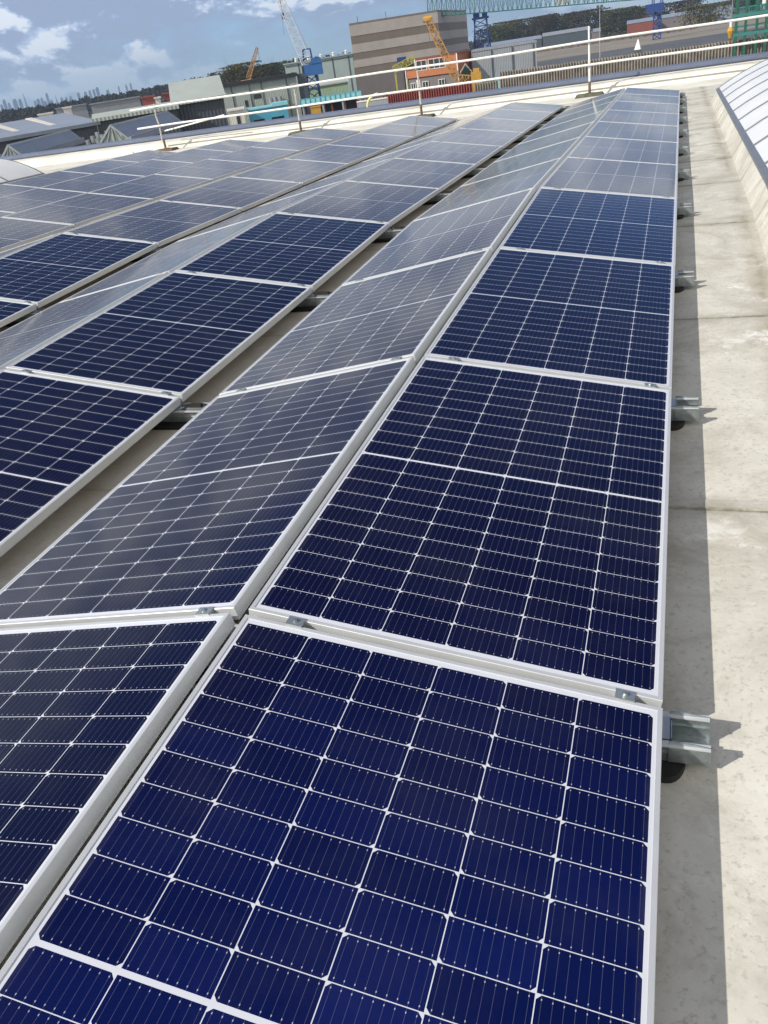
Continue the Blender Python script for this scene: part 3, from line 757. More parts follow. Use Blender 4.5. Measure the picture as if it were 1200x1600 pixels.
# ---- neighbouring roofs on the left, just past our parapet
def lay_lower(t, L):
    pass
zl = hz(60, 231, 64)
Mx, L = frame(-60, 40, 262, 44, zl)
t = thing('low_annex', 'low dark flat-roofed annex just past the parapet at left', 'building', Mx)
bm_('wall', t, 'slate', (0, 0, -0.5, L, 22, zl - 0.3)); bm_('roof', t, 'slate', (-0.3, -0.3, zl - 0.297, L + 0.3, 22.3, zl))
def sawtooth(label, uL, uR, d, dR, vtop, dep):
    Mx, L = frame(uL, d, uR, dR, zl + 1); zt = hz(uR, vtop, dR) ; zb = zl
    zt = max(zt, zb + 0.55)
    t = thing('ridge_rooflight', label, 'skylight', Mx, 'ridge rooflights on the low annex')
    mb = MB(); mb.add([(x, y, z) for x in (0.0, L) for y, z in ((0, zb + 0.15), (dep / 2, zt), (dep, zb + 0.15))], [(0, 3, 4, 1), (1, 4, 5, 2)])
    mb.build('pitched_panel', M['roofgrey'], t)
    e = MB(); e.add([(0.02, 0, zb + 0.15), (0.02, dep / 2, zt), (0.02, dep, zb + 0.15)], [(0, 1, 2)])
    e.build('gable_glazing', M['palegreen'], t)
    e = MB(); e.add([(L - 0.02, 0, zb + 0.15), (L - 0.02, dep / 2, zt), (L - 0.02, dep, zb + 0.15)], [(2, 1, 0)]); e.build('gable_glazing', M['palegreen'], t)
    f = MB()
    for x in (0.0, L):
        f.bar((x, 0, zb + 0.15), (x, dep / 2, zt), 0.07); f.bar((x, dep, zb + 0.15), (x, dep / 2, zt), 0.07)
        f.bar((x, dep / 4, zb + 0.15), (x, dep / 2, zt), 0.035); f.bar((x, dep * .75, zb + 0.15), (x, dep / 2, zt), 0.035); f.bar((x, dep / 2, zb + .15), (x, dep / 2, zt), 0.035)
    f.bar((0, dep / 2, zt), (L, dep / 2, zt), 0.06); f.build('frame', M['alu_dark'], t)
    for y_ in (-0.12, dep): bm_('curb', t, 'roofgrey', (-0.1, y_, zb + 0.003, L + 0.1, y_ + 0.12, zb + 0.3))
    return t
sawtooth('grey ridge rooflight on the low annex at the left, nearer the photo edge', 30, 122, 50, 60, 201, 1.3)
sawtooth('grey ridge rooflight on the low annex behind the bent guard rail post', 196, 280, 50, 61, 171, 1.7)
mb = MB()
for i in range(9): mb.box(i * 0.2, (i % 3) * 0.5, 0, i * 0.2 + 0.15, (i % 3) * 0.5 + 0.4, 0.25 + 0.15 * ((i * 7) % 3))
o = mb.build('roof_machinery', M['alu_dark']); p = at(135, 56, GZ + zl); o.matrix_world = Matrix.Translation((p.x, p.y, GZ + zl + 0.003)) @ Matrix.Rotation(0.35, 4, 'Z'); tag(o, 'cluttered roof machinery between the two ridge rooflights', 'machinery')

def strips(t, L):
    for x in (L * 0.37, L * 0.66): 
        mb = MB(); mb.box(x, -0.4, t['ze'] , x + 0.5, -0.1, t['ze'] + 0.4); 
d1 = 80
ze = hz(0, 222, d1); zr = hz(0, 199, d1 + 7)
def ext_long(t, L):
    mb = MB()
    for q in (0.42, 0.70):
        x = L * q; mb.add([(x, -0.2, ze + 0.25), (x + 0.6, -0.2, ze + 0.25), (x + 0.6, 7, zr + 0.36), (x, 7, zr + 0.36), (x, -0.2, ze + 0.05), (x + 0.6, -0.2, ze + 0.05), (x + .6, 7, zr), (x, 7, zr)],
                          [(0, 1, 2, 3), (0, 4, 5, 1), (1, 5, 6, 2), (3, 7, 4, 0), (2, 6, 7, 3)])
    mb.build('roof_gutter', M['cream'], t)
shed('long_shed', 'long dark shed with blue-grey pitched roof and two pale gutters at far left', -60, d1, 148, 84, ze, 14, 'slate', 'roofgrey', zr - ze, extra=ext_long)
zc2 = hz(200, 182, 84)
shed('long_shed', 'dark shed with a white roof edge between the far left shed and the pale-roofed shed', 149.5, 84, 274, 84, zc2, 5, 'slate', 'lightroof', 0.3)
ze3 = hz(300, 160, 88); zr3 = hz(300, 129, 95)
def ext3(t, L):
    bm_('door', t, 'black', (L * 0.86, -0.05, 0, L * 0.97, 0.01, 3.2))
shed('pitched_shed', 'tall slate-walled shed with a pale pitched roof, behind the left guard rail', 269, 88, 345, 88, ze3, 14, 'slate', 'lightroof', zr3 - ze3, extra=ext3)

# ---- green-grey halls
def vents(zt, n, mat='white', r=0.4):
    def f(t, L):
        for i in range(n):
            x = L * (i + 0.7) / (n + 0.4)
            mb = MB(); mb.bar((x, 3, zt), (x, 3, zt + 0.8), r, 8); mb.bar((x, 3, zt + 0.8), (x, 3, zt + 1.15), r * 1.5, 8, r2=0.1); mb.build('roof_vent', M[mat], t)
    return f
zA = hz(350, 134, 200)
def extA(t, L):
    bm_('fascia', t, 'black', (-0.5, -0.6, zA - 0.35, L + 0.5, -0.05, zA + 0.2))
    bm_('door', t, 'black', (L * 0.27, -0.08, zA - 4.6, L * 0.31, -0.03, zA - 3.4))
    mb = MB()
    for q in (0.62, 0.68, 0.74): mb.bar((L * q, -0.7, 1.0), (L * q, -0.7, zA - 3.6), 0.45, 8)
    mb.build('silo_pipe', M['greyshed'], t)
    for q in (0.12, 0.36, 0.52, 0.86): bm_('downpipe', t, 'slate', (L * q, -0.16, 0, L * q + 0.18, -0.01, zA - 0.4))
    bm_('roller_door', t, 'slate', (L * 0.05, -0.09, 0, L * 0.11, -0.02, 4.2)); bm_('window', t, 'window_dark', (L * 0.4, -0.07, zA - 3.4, L * 0.5, -0.02, zA - 2.5))
    bm_('end_bay', t, 'slate', (L + 0.31, 0.5, 0, L + 2.2, 4, zA + 0.0))
shed('green_hall', 'pale grey-green hall with black roof edge, left of the blue crane', 346, 200, 462, 199.5, zA, 12, 'palegreen', 'black', extra=extA)
zB = hz(448, 101, 300)
def extB(t, L):
    vents(zB + .35, 5)(t, L)
    for q in (0.2, 0.45, 0.7, 0.93): bm_('downpipe', t, 'slate', (L * q, -0.2, 0, L * q + 0.25, -0.01, zB - 0.1))
    bm_('window', t, 'window_dark', (L * 0.08, -0.1, zB - 3.6, L * 0.12, -0.02, zB - 2.4)); bm_('gutter', t, 'slate', (0, -0.55, zB - 0.35, L, -0.31, zB - 0.1))
shed('green_hall', 'blue-green hall behind the blue crane and beside the striped hall', 447, 300, 553, 292, zB, 40, 'greenhall', 'greenhall', extra=extB)
zC = hz(480, 138, 225)
shed('mint_shed', 'low pale green shed at the foot of the blue crane', 468, 225, 543, 225, zC, 12, 'mint', 'lightroof', 0.8)

# ---- striped ship hall
dS = 262
P1, P2, P3 = foot(547, dS, 17), foot(684, dS + 4, 17), foot(729, dS + 46, 17); P4 = P1 + (P3 - P2)
t = thing('striped_hall', 'large windowless hall clad in light and dark horizontal bands', 'hall', Matrix.Translation((P1.x, P1.y, GZ)))
rel = [(p.x - P1.x, p.y - P1.y) for p in (P1, P2, P3, P4)]
zs = [hz(550, v, dS) for v in (39.5, 57, 70, 84, 95, 107, 119)]
mb = MB(); mb.prism(rel, 0, zs[6], 0); mb.build('lower_wall', M['greybrown'], t)
for i in range(6):
    mb = MB(); g = 0.0 if i % 2 else 0.12
    c = Vector((sum(p[0] for p in rel) / 4, sum(p[1] for p in rel) / 4))
    pr = [tuple(c + (Vector(p) - c) * (1 + g / 30)) for p in rel]
    mb.prism(pr, zs[i + 1] + 0.004, zs[i]); mb.build('cladding_band', M['banddark' if i % 2 else 'bandlight'], t)
mb = MB(); mb.prism(rel, zs[0] + 0.004, zs[0] + 0.5); mb.build('roof', M['banddark'], t)
x2 = Vector(rel[1]); 
mb = MB()
for q, w in ((0.55, 0.12), (0.75, 0.1)):
    a = x2 * q; b = x2 * (q + w); n_v = Vector((x2.y, -x2.x)).normalized() * 0.3
    mb.prism([tuple(a + n_v * 0.3), tuple(b + n_v * .3), tuple(b + n_v), tuple(a + n_v)][::-1], 0, 7.5)
mb.build('door', M['black'], t)
mb = MB()
for q in (0.1, 0.42, 0.9): mb.bar((*(x2 * q), zs[0] + .5), (*(x2 * q), zs[0] + 2.0), 0.08)
mb.build('mast', M['slate'], t)

# ---- industrial lots on the far left
lots = [('greyshed', 'roofgrey', 'grey shed with a long flat roof at the edge of the wood', 88, 135, 330, 167), ('cream', 'cream', 'tiny cream shed at far left below the skyline', 60, 82, 260, 179),
        ('greyshed', 'greyshed', 'long grey warehouse left of the small red shed', 142, 218, 300, 158), ('redroof', 'redroof', 'small bright red shed left of the pale-roofed shed', 222, 241, 230, 152.5),
        ('whitewall', 'cream', 'small white cabin touching the red shed', 242, 250, 228, 154), ('redroof', 'rustred', 'dark red shed just left of the pale-roofed shed', 255, 270, 240, 147),
        ('whitewall', 'whitewall', 'small white block in front of the far wood', 100, 112, 255, 169)]
for wl, rf, lb, u0, u1, d, v in lots:
    shed('small_shed', lb, u0, d, u1, d, hz((u0 + u1) / 2, v, d), 12, wl, rf)
bits = []
M['pile'] = plain('mixed_yard_clutter', (0.22, 0.21, 0.20), 0.8, 0, 0.5, 0.5)
mb = MB()
for i in range(260):
    u = rnd.uniform(60, 275); d = rnd.uniform(245, 330)
    p = at(u, d); w = rnd.uniform(0.8, 3.5); h = rnd.uniform(1, 3.4)
    mb.box(p.x, p.y, GZ, p.x + w, p.y + w, GZ + h)
tag(mb.build('yard_clutter', M['pile']), 'mass of grey stacks and crates in the far yard', 'clutter', kind='stuff')
mb = MB()
for i in range(700):
    u = rnd.uniform(450, 760) if i % 2 else rnd.uniform(750, 1090)
    dd = rnd.uniform(215, 250) if i % 2 else rnd.uniform(500, 590)
    p = at(u, dd); w = rnd.uniform(0.4, 1.5); h = rnd.uniform(0.3, 1.3)
    mb.box(p.x, p.y, GZ, p.x + w, p.y + w * .6, GZ + h)
M['pile2'] = plain('rusty_yard_clutter', (0.13, 0.085, 0.07), 0.85, 0, 0.6, 0.35)
tag(mb.build('scrap_heaps', M['pile2']), 'rusty heaps of scrap and pipes across the shipyard', 'clutter', kind='stuff')

# ---- cyan deckhouse, gangway
def deckhouse():
    d = 186; Mx, L = frame(381, d, 443, d); z = hz(381, 174, d); zb = hz(410, 188, d) - 1.0
    t = thing('cyan_deckhouse', 'bright cyan ship deckhouse with two dark openings, beside a white cabin', 'deckhouse', Mx)
    mb = MB()
    ww = L * 0.28; xs = [0, L * 0.10, L * 0.38, L * 0.56, L * 0.88, L]
    for a, b in ((0, 1), (2, 3), (4, 5)): mb.box(xs[a], 0, 0, xs[b], 6, z)
    for a, b in ((1, 2), (3, 4)): mb.box(xs[a], 0, 0, xs[b], 6, z - 4.2); mb.box(xs[a], 0, z - 1.9, xs[b], 6, z)
    mb.build('hull_plating', M['cyan'], t)
    for a, b in ((1, 2), (3, 4)): 
        f = bm_('window', t, 'window_dark', (xs[a], 0.5, z - 4.2, xs[b], 0.6, z - 1.9))
        bm_('bar', f, 'white', (xs[a], 0.35, z - 3.1, xs[b], 0.45, z - 2.95))
    bm_('roof', t, 'cyanlight', (-0.2, -0.2, z + 0.004, L * 0.62, 6.2, z + 0.3), (L * 0.62, -0.2, z + .004, L + 0.2, 6.2, z + 0.6))
deckhouse()
def cabin(t, L):
    z = 6; bm_('door', t, 'window_dark', (L * 0.45, -0.06, 0, L * 0.68, 0.01, hz(368, 180, 184)))
shed('white_cabin', 'white cabin at the left end of the cyan deckhouse', 357, 184, 380, 184, hz(360, 174, 184), 5, 'cream', 'whitewall', extra=cabin)
def gangway():
    d = 196; Mx, L = frame(463, d, 558, d - 2); z1 = hz(463, 157.5, d); z0 = z1 - 1.15
    t = thing('cyan_gangway', 'long cyan lattice gangway raised on legs below the blue crane', 'gangway', Mx)
    bm_('side_panel', t, 'cyanlight', (0, 0, z0, L, 0.15, z1), (0, 2.0, z0, L, 2.15, z1)); bm_('walkway', t, 'cyan', (0, 0.16, z0, L, 1.99, z0 + 0.15))
    mb = MB()
    for i in range(12): mb.box(L * i / 12, -0.12, z0, L * i / 12 + 0.14, -0.003, z1 + 0.08)
    mb.box(0, -0.12, z1 + 0.08, L, 0.0, z1 + 0.16); mb.build('stanchions', M['cyan'], t)
    for q in (0.02, 0.35, 0.68, 0.97): bm_('leg', t, 'greyshed', (L * q, 0.3, -0.2, L * q + 0.4, 1.8, z0 - 0.003))
    Mx, L = frame(448, d + 6, 552, d + 6)
    t = thing('open_shelter', 'dark open shelter under the cyan gangway', 'shelter', Mx)
    bm_('back_wall', t, 'darkbrown', (0, 3, 0, L, 3.3, z0 - 0.2)); bm_('roof', t, 'greyshed', (0, -0.5, z0 - 0.19, L, 3.4, z0 - 0.05))
    for q in (0, .2, .4, .6, .8, .985): bm_('post', t, 'rustred', (L * q, 0, 0, L * q + 0.35, 0.4, z0 - 0.2))
    Mx, L = frame(478, d - 6, 494, d - 6)
    t = thing('yellow_skip', 'yellow skip standing before the dark shelter', 'skip', Mx)
    z = hz(478, 170, d - 6)
    mb = MB(); mb.prism([(0, 0), (L, 0), (L, 2), (0, 2)], 0.3, z); mb.box(-0.1, -0.1, z + .003, L + 0.1, 2.1, z + 0.18); mb.build('body', M['yellow'], t)
    bm_('skid', t, 'black', (0.2, 0.2, 0, 0.5, 1.8, 0.297), (L - 0.5, 0.2, 0, L - 0.2, 1.8, 0.297))
gangway()

# ---- orange brick house
def house():
    d = 196; Mx, L = frame(633, d + 2, 713, d - 3); z2 = hz(650, 97, d); z1 = hz(690, 115.5, d)
    t = thing('orange_house', 'two-storey orange house with white window bands behind the red sheet piles', 'house', Mx)
    bm_('lower_wall', t, 'greybrown', (0.2, 0.3, 0, L - .2, 8, z1))
    bm_('upper_wall', t, 'orange', (0, 0, z1 + 0.003, L, 8, z2 - 1.4), (L * 0.21, 0.003, z2 - 1.397, L, 8, z2 + 0.4))
    bm_('trim', t, 'white', (-0.15, -0.12, 0, 0.0, 0.05, z2 - 1.3), (L * 0.21 - 0.2, -0.12, z2 - 1.39, L * 0.21, 0.05, z2 + .5), (L, -0.12, 0, L + 0.2, 0.05, z2 + .5))
    bm_('roof', t, 'rustred', (L * 0.2, -0.1, z2 + 0.404, L + 0.2, 8.2, z2 + 0.6), (-0.2, -0.1, z2 - 1.396, L * 0.2, 8.2, z2 - 1.2))
    for a, b, n in ((0.22, 0.42, 1), (0.46, 0.78, 2)): win(t, L * a, z1 + 1.2, L * b, z1 + 3.1, bars=n)
    for a, b in ((0.07, 0.16), (0.3, 0.42), (0.62, 0.74)):
        win(t, L * a, z1 - 2.7, L * b, z1 - 0.9, y=0.2)
    f = bm_('door', t, 'white', (L * 0.18, 0.2, 0.2, L * 0.25, 0.28, z1 - 0.5)); bm_('door_glass', f, 'window_dark', (L * 0.2, 0.17, z1 - 2.4, L * 0.23, 0.198, z1 - 0.9))
    # lime scaffold stack
    Mx, L = frame(614, d + 12, 650, d + 12); z = hz(620, 108, d + 12)
    t = thing('lime_gantry', 'lime yellow steel frame with blue load left of the orange house', 'frame', Mx)
    mb = MB(); mb.lattice((0, 1, z), (L, 1, z + 1.6), 1.3, 9, 0.12); mb.build('beam', M['lime'], t)
    for q in (0.03, 0.5, 0.95): bm_('leg', t, 'lime', (L * q, 0.7, 0, L * q + 0.35, 1.3, z + 1.4 * q - 0.65))
    bm_('load', t, 'blue', (L * 0.2, 0.5, z + 1.3, L * 0.6, 1.4, z + 2.2))
    # small gabled hut and blue container to the right
    Mx, L = frame(719, 186, 733, 186); z = hz(726, 113, 186)
    t = thing('gabled_hut', 'small green hut with white gable boards between house and orange crane', 'hut', Mx)
    mb = MB(); mb.add([(x, y, zz) for y in (0, 4) for x, zz in ((0, 0), (L, 0), (L, z), (L / 2, z + 1.1), (0, z))], [(0, 1, 2, 3, 4), (9, 8, 7, 6, 5), (0, 5, 6, 1), (1, 6, 7, 2), (4, 9, 5, 0)]); mb.build('wall', M['greencrane'], t)
    mb = MB()
    for (a, b) in (((-0.3, z - 0.25), (L / 2, z + 1.25)), ((L + 0.3, z - 0.25), (L / 2, z + 1.25))):
        mb.add([(a[0], y, a[1] + dz) for y in (-0.2, 4.2) for dz in (0, 0.28)] + [(b[0], y, b[1] + dz) for y in (-0.2, 4.2) for dz in (0, 0.28)],
               [(0, 1, 3, 2), (4, 6, 7, 5), (0, 4, 5, 1), (2, 3, 7, 6), (1, 5, 7, 3), (0, 2, 6, 4)])
    mb.build('roof', M['white'], t); bm_('window', t, 'window_dark', (L * 0.35, -0.05, z - 1.8, L * 0.65, 0.01, z - 0.7))
    Mx, L = frame(716, 200, 736, 200); z = hz(720, 97, 200)
    t = thing('blue_container', 'stacked blue site containers right of the orange house', 'container', Mx)
    bm_('lower_box', t, 'blue', (0, 0, 0, L, 5, z * 0.55)); bm_('upper_box', t, 'bluelight', (0.1, 0.1, z * 0.55 + 0.05, L, 5, z))
    bm_('corner_post', t, 'white', (L + 0.003, -0.05, 0, L + 0.25, 0.2, z))
house()

# ---- cranes
def crane_white():
    d = 215
    base = at(487, d); t = thing('harbour_crane', 'blue harbour crane with a long white lattice boom rising out of the photo', 'crane', Matrix.Translation((base.x, base.y, GZ)))
    inv = base.copy(); inv.z = GZ
    Lc = lambda u, v, dd=d: seen(u, v, dd) - inv
    z0 = Lc(487, 118).z; z1 = Lc(487, 100).z; zt = Lc(484, 76).z
    vx = (at(500, d) - at(480, d)).normalized(); vy = Vector((-vx.y, vx.x, 0))
    def bx(mb, x0, y0, za, x1, y1, zb_):
        Mm = Matrix(((vx.x, vy.x, 0, 0), (vx.y, vy.y, 0, 0), (0, 0, 1, 0), (0, 0, 0, 1)))
        mb.box(x0, y0, za, x1, y1, zb_, M=Mm)
    mb = MB()
    for sx in (-1, 1):
        for sy in (-1, 1):
            mb.bar(vx * 1.6 * sx + vy * 1.6 * sy, vx * 1.1 * sx + vy * 1.1 * sy + Vector((0, 0, z0)), 0.28)
    for i in range(5):
        za = z0 * i / 5; zb_ = z0 * (i + 1) / 5; ra = 1.6 - 0.5 * i / 5; rb = 1.6 - 0.5 * (i + 1) / 5
        for (a, b) in (((-1, -1), (1, -1)), ((1, -1), (1, 1)), ((1, 1), (-1, 1)), ((-1, 1), (-1, -1))):
            mb.bar(vx * ra * a[0] + vy * ra * a[1] + Vector((0, 0, za)), vx * rb * b[0] + vy * rb * b[1] + Vector((0, 0, zb_)), 0.14)
    mb.build('portal_leg', M['blue'], t)
    mb = MB(); bx(mb, -1.6, -1.6, z0 + 0.003, 2.9, 1.6, z1); bx(mb, 0.4, -1.7, z1 + .003, 2.8, 1.7, z1 + 1.1); mb.build('machinery_house', M['bluelight'], t)
    mb = MB(); bx(mb, -1.9, -1.7, z0 + 0.6, -1.61, 1.0, z1 - 0.1); mb.build('cab_window', M['window_dark'], t)
    mb = MB()
    for sx in (-1.3, 0.9):
        for sy in (-1, 1): mb.bar(vx * sx + vy * sy + Vector((0, 0, z1)), vx * (sx * 0.75) + vy * sy * .7 + Vector((0, 0, zt)), 0.17)
    for q in (0.45, 1.0):
        z = z1 + (zt - z1) * q
        for sy in (-1, 1): mb.bar(vx * -1.1 + vy * sy * .8 + Vector((0, 0, z)), vx * 0.8 + vy * sy * .8 + Vector((0, 0, z)), 0.14)
    mb.build('a_frame', M['blue'], t)
    a = Lc(484.5, 112); b = Lc(438, 0); b = a + (b - a) * 1.45
    mb = MB(); mb.lattice(a, b, 2.3, 22, 0.10, up=vy, w2=1.3); mb.build('boom', M['boomwhite'], t)
    mb = MB(); tp = Vector((0, 0, zt)) + vx * 0.2
    for q in (0.55, 0.98): mb.bar(tp, a.lerp(b, q) + vx * 0.6, 0.035)
    mb.build('stay_cable', M['lamp'], t)
    h = a.lerp(b, 0.93) - vx * 1.4
    mb = MB(); hb = Lc(443, 30); mb.bar(Vector((hb.x, hb.y, h.z + 3)), hb, 0.05); mb.bar(Vector((hb.x + .4, hb.y, h.z + 3)), Lc(443.8, 55), 0.03)
    mb.build('hoist_rope', M['slate'], t)
    mb = MB(); mb.bar(hb + Vector((0, 0, 1.2)), hb, 0.3, 6); mb.build('hook_block', M['slate'], t)
crane_white()
def far_crane():
    d = 420; base = at(387, d); inv = Vector((base.x, base.y, GZ))
    t = thing('mobile_crane', 'distant orange crane jib leaning above the treetops at left', 'crane', Matrix.Translation(inv))
    a = seen(388, 122, d) - inv; b = seen(402, 74, d) - inv
    mb = MB(); mb.lattice(a, b, 2.0, 10, 0.22, w2=1.0); mb.build('boom', M['boomorange'], t)
    mb = MB(); mb.box(-2.5, -1.5, 0, 2.5, 1.5, max(a.z - 0.5, 3)); mb.build('body', M['boomorange'], t)
    mb = MB(); mb.bar(b, seen(406, 95, d) - inv, 0.1); mb.build('hoist_rope', M['slate'], t)
far_crane()
def orange_crane():
    d = 184; base = at(739, d); inv = Vector((base.x, base.y, GZ))
    t = thing('crawler_crane', 'orange crawler crane with a yellow lattice boom leaning left over the house', 'crane', Matrix.Translation(inv))
    vx = (at(750, d) - at(730, d)).normalized(); vy = Vector((-vx.y, vx.x, 0)); L = (at(751, d) - at(735, d)).length
    Mm = Matrix(((vx.x, vy.x, 0, 0), (vx.y, vy.y, 0, 0), (0, 0, 1, 0), (0, 0, 0, 1)))
    zt = (seen(745, 112, d) - inv).z
    mb = MB(); mb.box(-L * 0.35, -1.5, 1.6, L * 0.65, 1.5, zt, M=Mm); mb.box(-L * .1, -1.4, zt + .003, L * .5, 1.4, zt + 0.6, M=Mm); mb.build('body', M['yellow'], t)
    mb = MB(); mb.box(-L * 0.62, -1.2, 1.6, -L * 0.353, 0.6, zt - 1.0, M=Mm); mb.build('cab', M['window_dark'], t)
    for sy in (-1.9, 1.2):
        mb = MB(); mb.box(-L * 0.6, sy, 0.15, L * 0.6, sy + 0.8, 1.3, M=Mm); mb.box(-L * 0.5, sy + .05, 1.303, L * .5, sy + .75, 1.5, M=Mm); mb.build('track', M['black'], t)
    k = seen(713, 122, d) - inv; tip = seen(668, 30, d) - inv; f = seen(736, 124, d) - inv
    mb = MB(); mb.lattice(k, tip, 1.5, 16, 0.13, up=vy, w2=1.1); mb.lattice(f, k, 1.3, 5, 0.14, up=vy); mb.build('boom', M['boomorange'], t)
    mb = MB(); mb.bar(tip - vx * 0.8, tip + vx * 0.9, 0.55, 8); mb.build('boom_head', M['yellow'], t)
    mb = MB(); mb.bar(seen(742, 112, d) - inv, seen(700, 90, d) - inv, 0.04); mb.bar(seen(700, 90, d) - inv, tip, 0.04); mb.build('stay_cable', M['slate'], t)
    mb = MB(); mb.bar(tip, tip - Vector((0, 0, 4)), 0.04); mb.build('hoist_rope', M['slate'], t)
orange_crane()
def teal_crane():
    d = 275; base = foot(750, d, 17); inv = Vector((base.x, base.y, GZ))
    t = thing('tower_crane', 'teal horizontal lattice jib on a dark blue tower right of the striped hall', 'crane', Matrix.Translation(inv))
    vx = (at(765, d) - at(745, d)).normalized(); vy = Vector((-vx.y, vx.x, 0))
    Lc = lambda u, v, dd=d: seen(u, v, dd) - inv
    zt = Lc(750, 17).z; zm = Lc(750, 30).z
    mb = MB()
    mb.lattice((0, 0, 0), (0, 0, zm), 3.6, 9, 0.22, up=vy)
    for s in (-1, 1): mb.bar(vx * 3.2 * s, vx * 1.6 * s + Vector((0, 0, zm)), 0.3)
    mb.build('tower', M['blue'], t)
    Mm = Matrix(((vx.x, vy.x, 0, 0), (vx.y, vy.y, 0, 0), (0, 0, 1, 0), (0, 0, 0, 1)))
    mb = MB(); mb.box(-2.4, -2, zm + .01, 2.4, 2, zm + 0.5, M=Mm); mb.box(-2.0, -1.6, zm + 0.5, -0.2, 1.6, zt - 0.3, M=Mm); mb.box(0.5, -1.6, zm + 0.5, 2.0, 1.6, zt - 0.6, M=Mm); mb.build('slewing_house', M['blue'], t)
    a = Lc(668, 12, d - 3); b = Lc(1010, -17, d + 6); h = 4.6
    mb = MB(); up = vy; mb.lattice(a, b, 2.4, 46, 0.14, up=Vector((0, 0, 1)), h=h)
    mb.build('jib', M['teal'], t)
    mb = MB(); mb.bar(a - vx * 0.8 - Vector((0, 0, h / 2 - .3)), a + vx * 2.5 - Vector((0, 0, h / 2 - .6)), 1.0); mb.build('counterweight', M['teal'], t)
    c = a.lerp(b, 0.62) - Vector((0, 0, h / 2 - 1.2))
    mb = MB(); mb.bar(c - vx * 1.6, c + vx * 1.6, 1.0); mb.build('trolley', M['cream'], t)
teal_crane()
def blue_crane2():
    d = 420; base = at(1027, d); inv = Vector((base.x, base.y, GZ))
    t = thing('dock_crane', 'dark blue dock crane tower standing among the far sheds at right', 'crane', Matrix.Translation(inv))
    vx = (at(1035, d) - at(1015, d)).normalized(); vy = Vector((-vx.y, vx.x, 0))
    Lc = lambda u, v: seen(u, v, d) - inv
    zm = Lc(1026, 18).z
    mb = MB(); mb.lattice((0, 0, 0), (0, 0, zm), 3.0, 5, 0.35, up=vy); mb.build('tower', M['blue'], t)
    mb = MB(); Mm = Matrix(((vx.x, vy.x, 0, 0), (vx.y, vy.y, 0, 0), (0, 0, 1, 0), (0, 0, 0, 1)))
    mb.box(-4.5, -1.5, zm, 2.5, 1.5, zm + 3.0, M=Mm); mb.build('machinery_house', M['blue'], t)
    mb = MB()
    for s in (-1.8, 1.6): mb.lattice(vx * s + Vector((0, 0, zm + 3)), vx * (s + 0.4) + Vector((0, 0, zm + 16)), 1.0, 8, 0.2, up=vy)
    mb.build('mast', M['blue'], t)
blue_crane2()
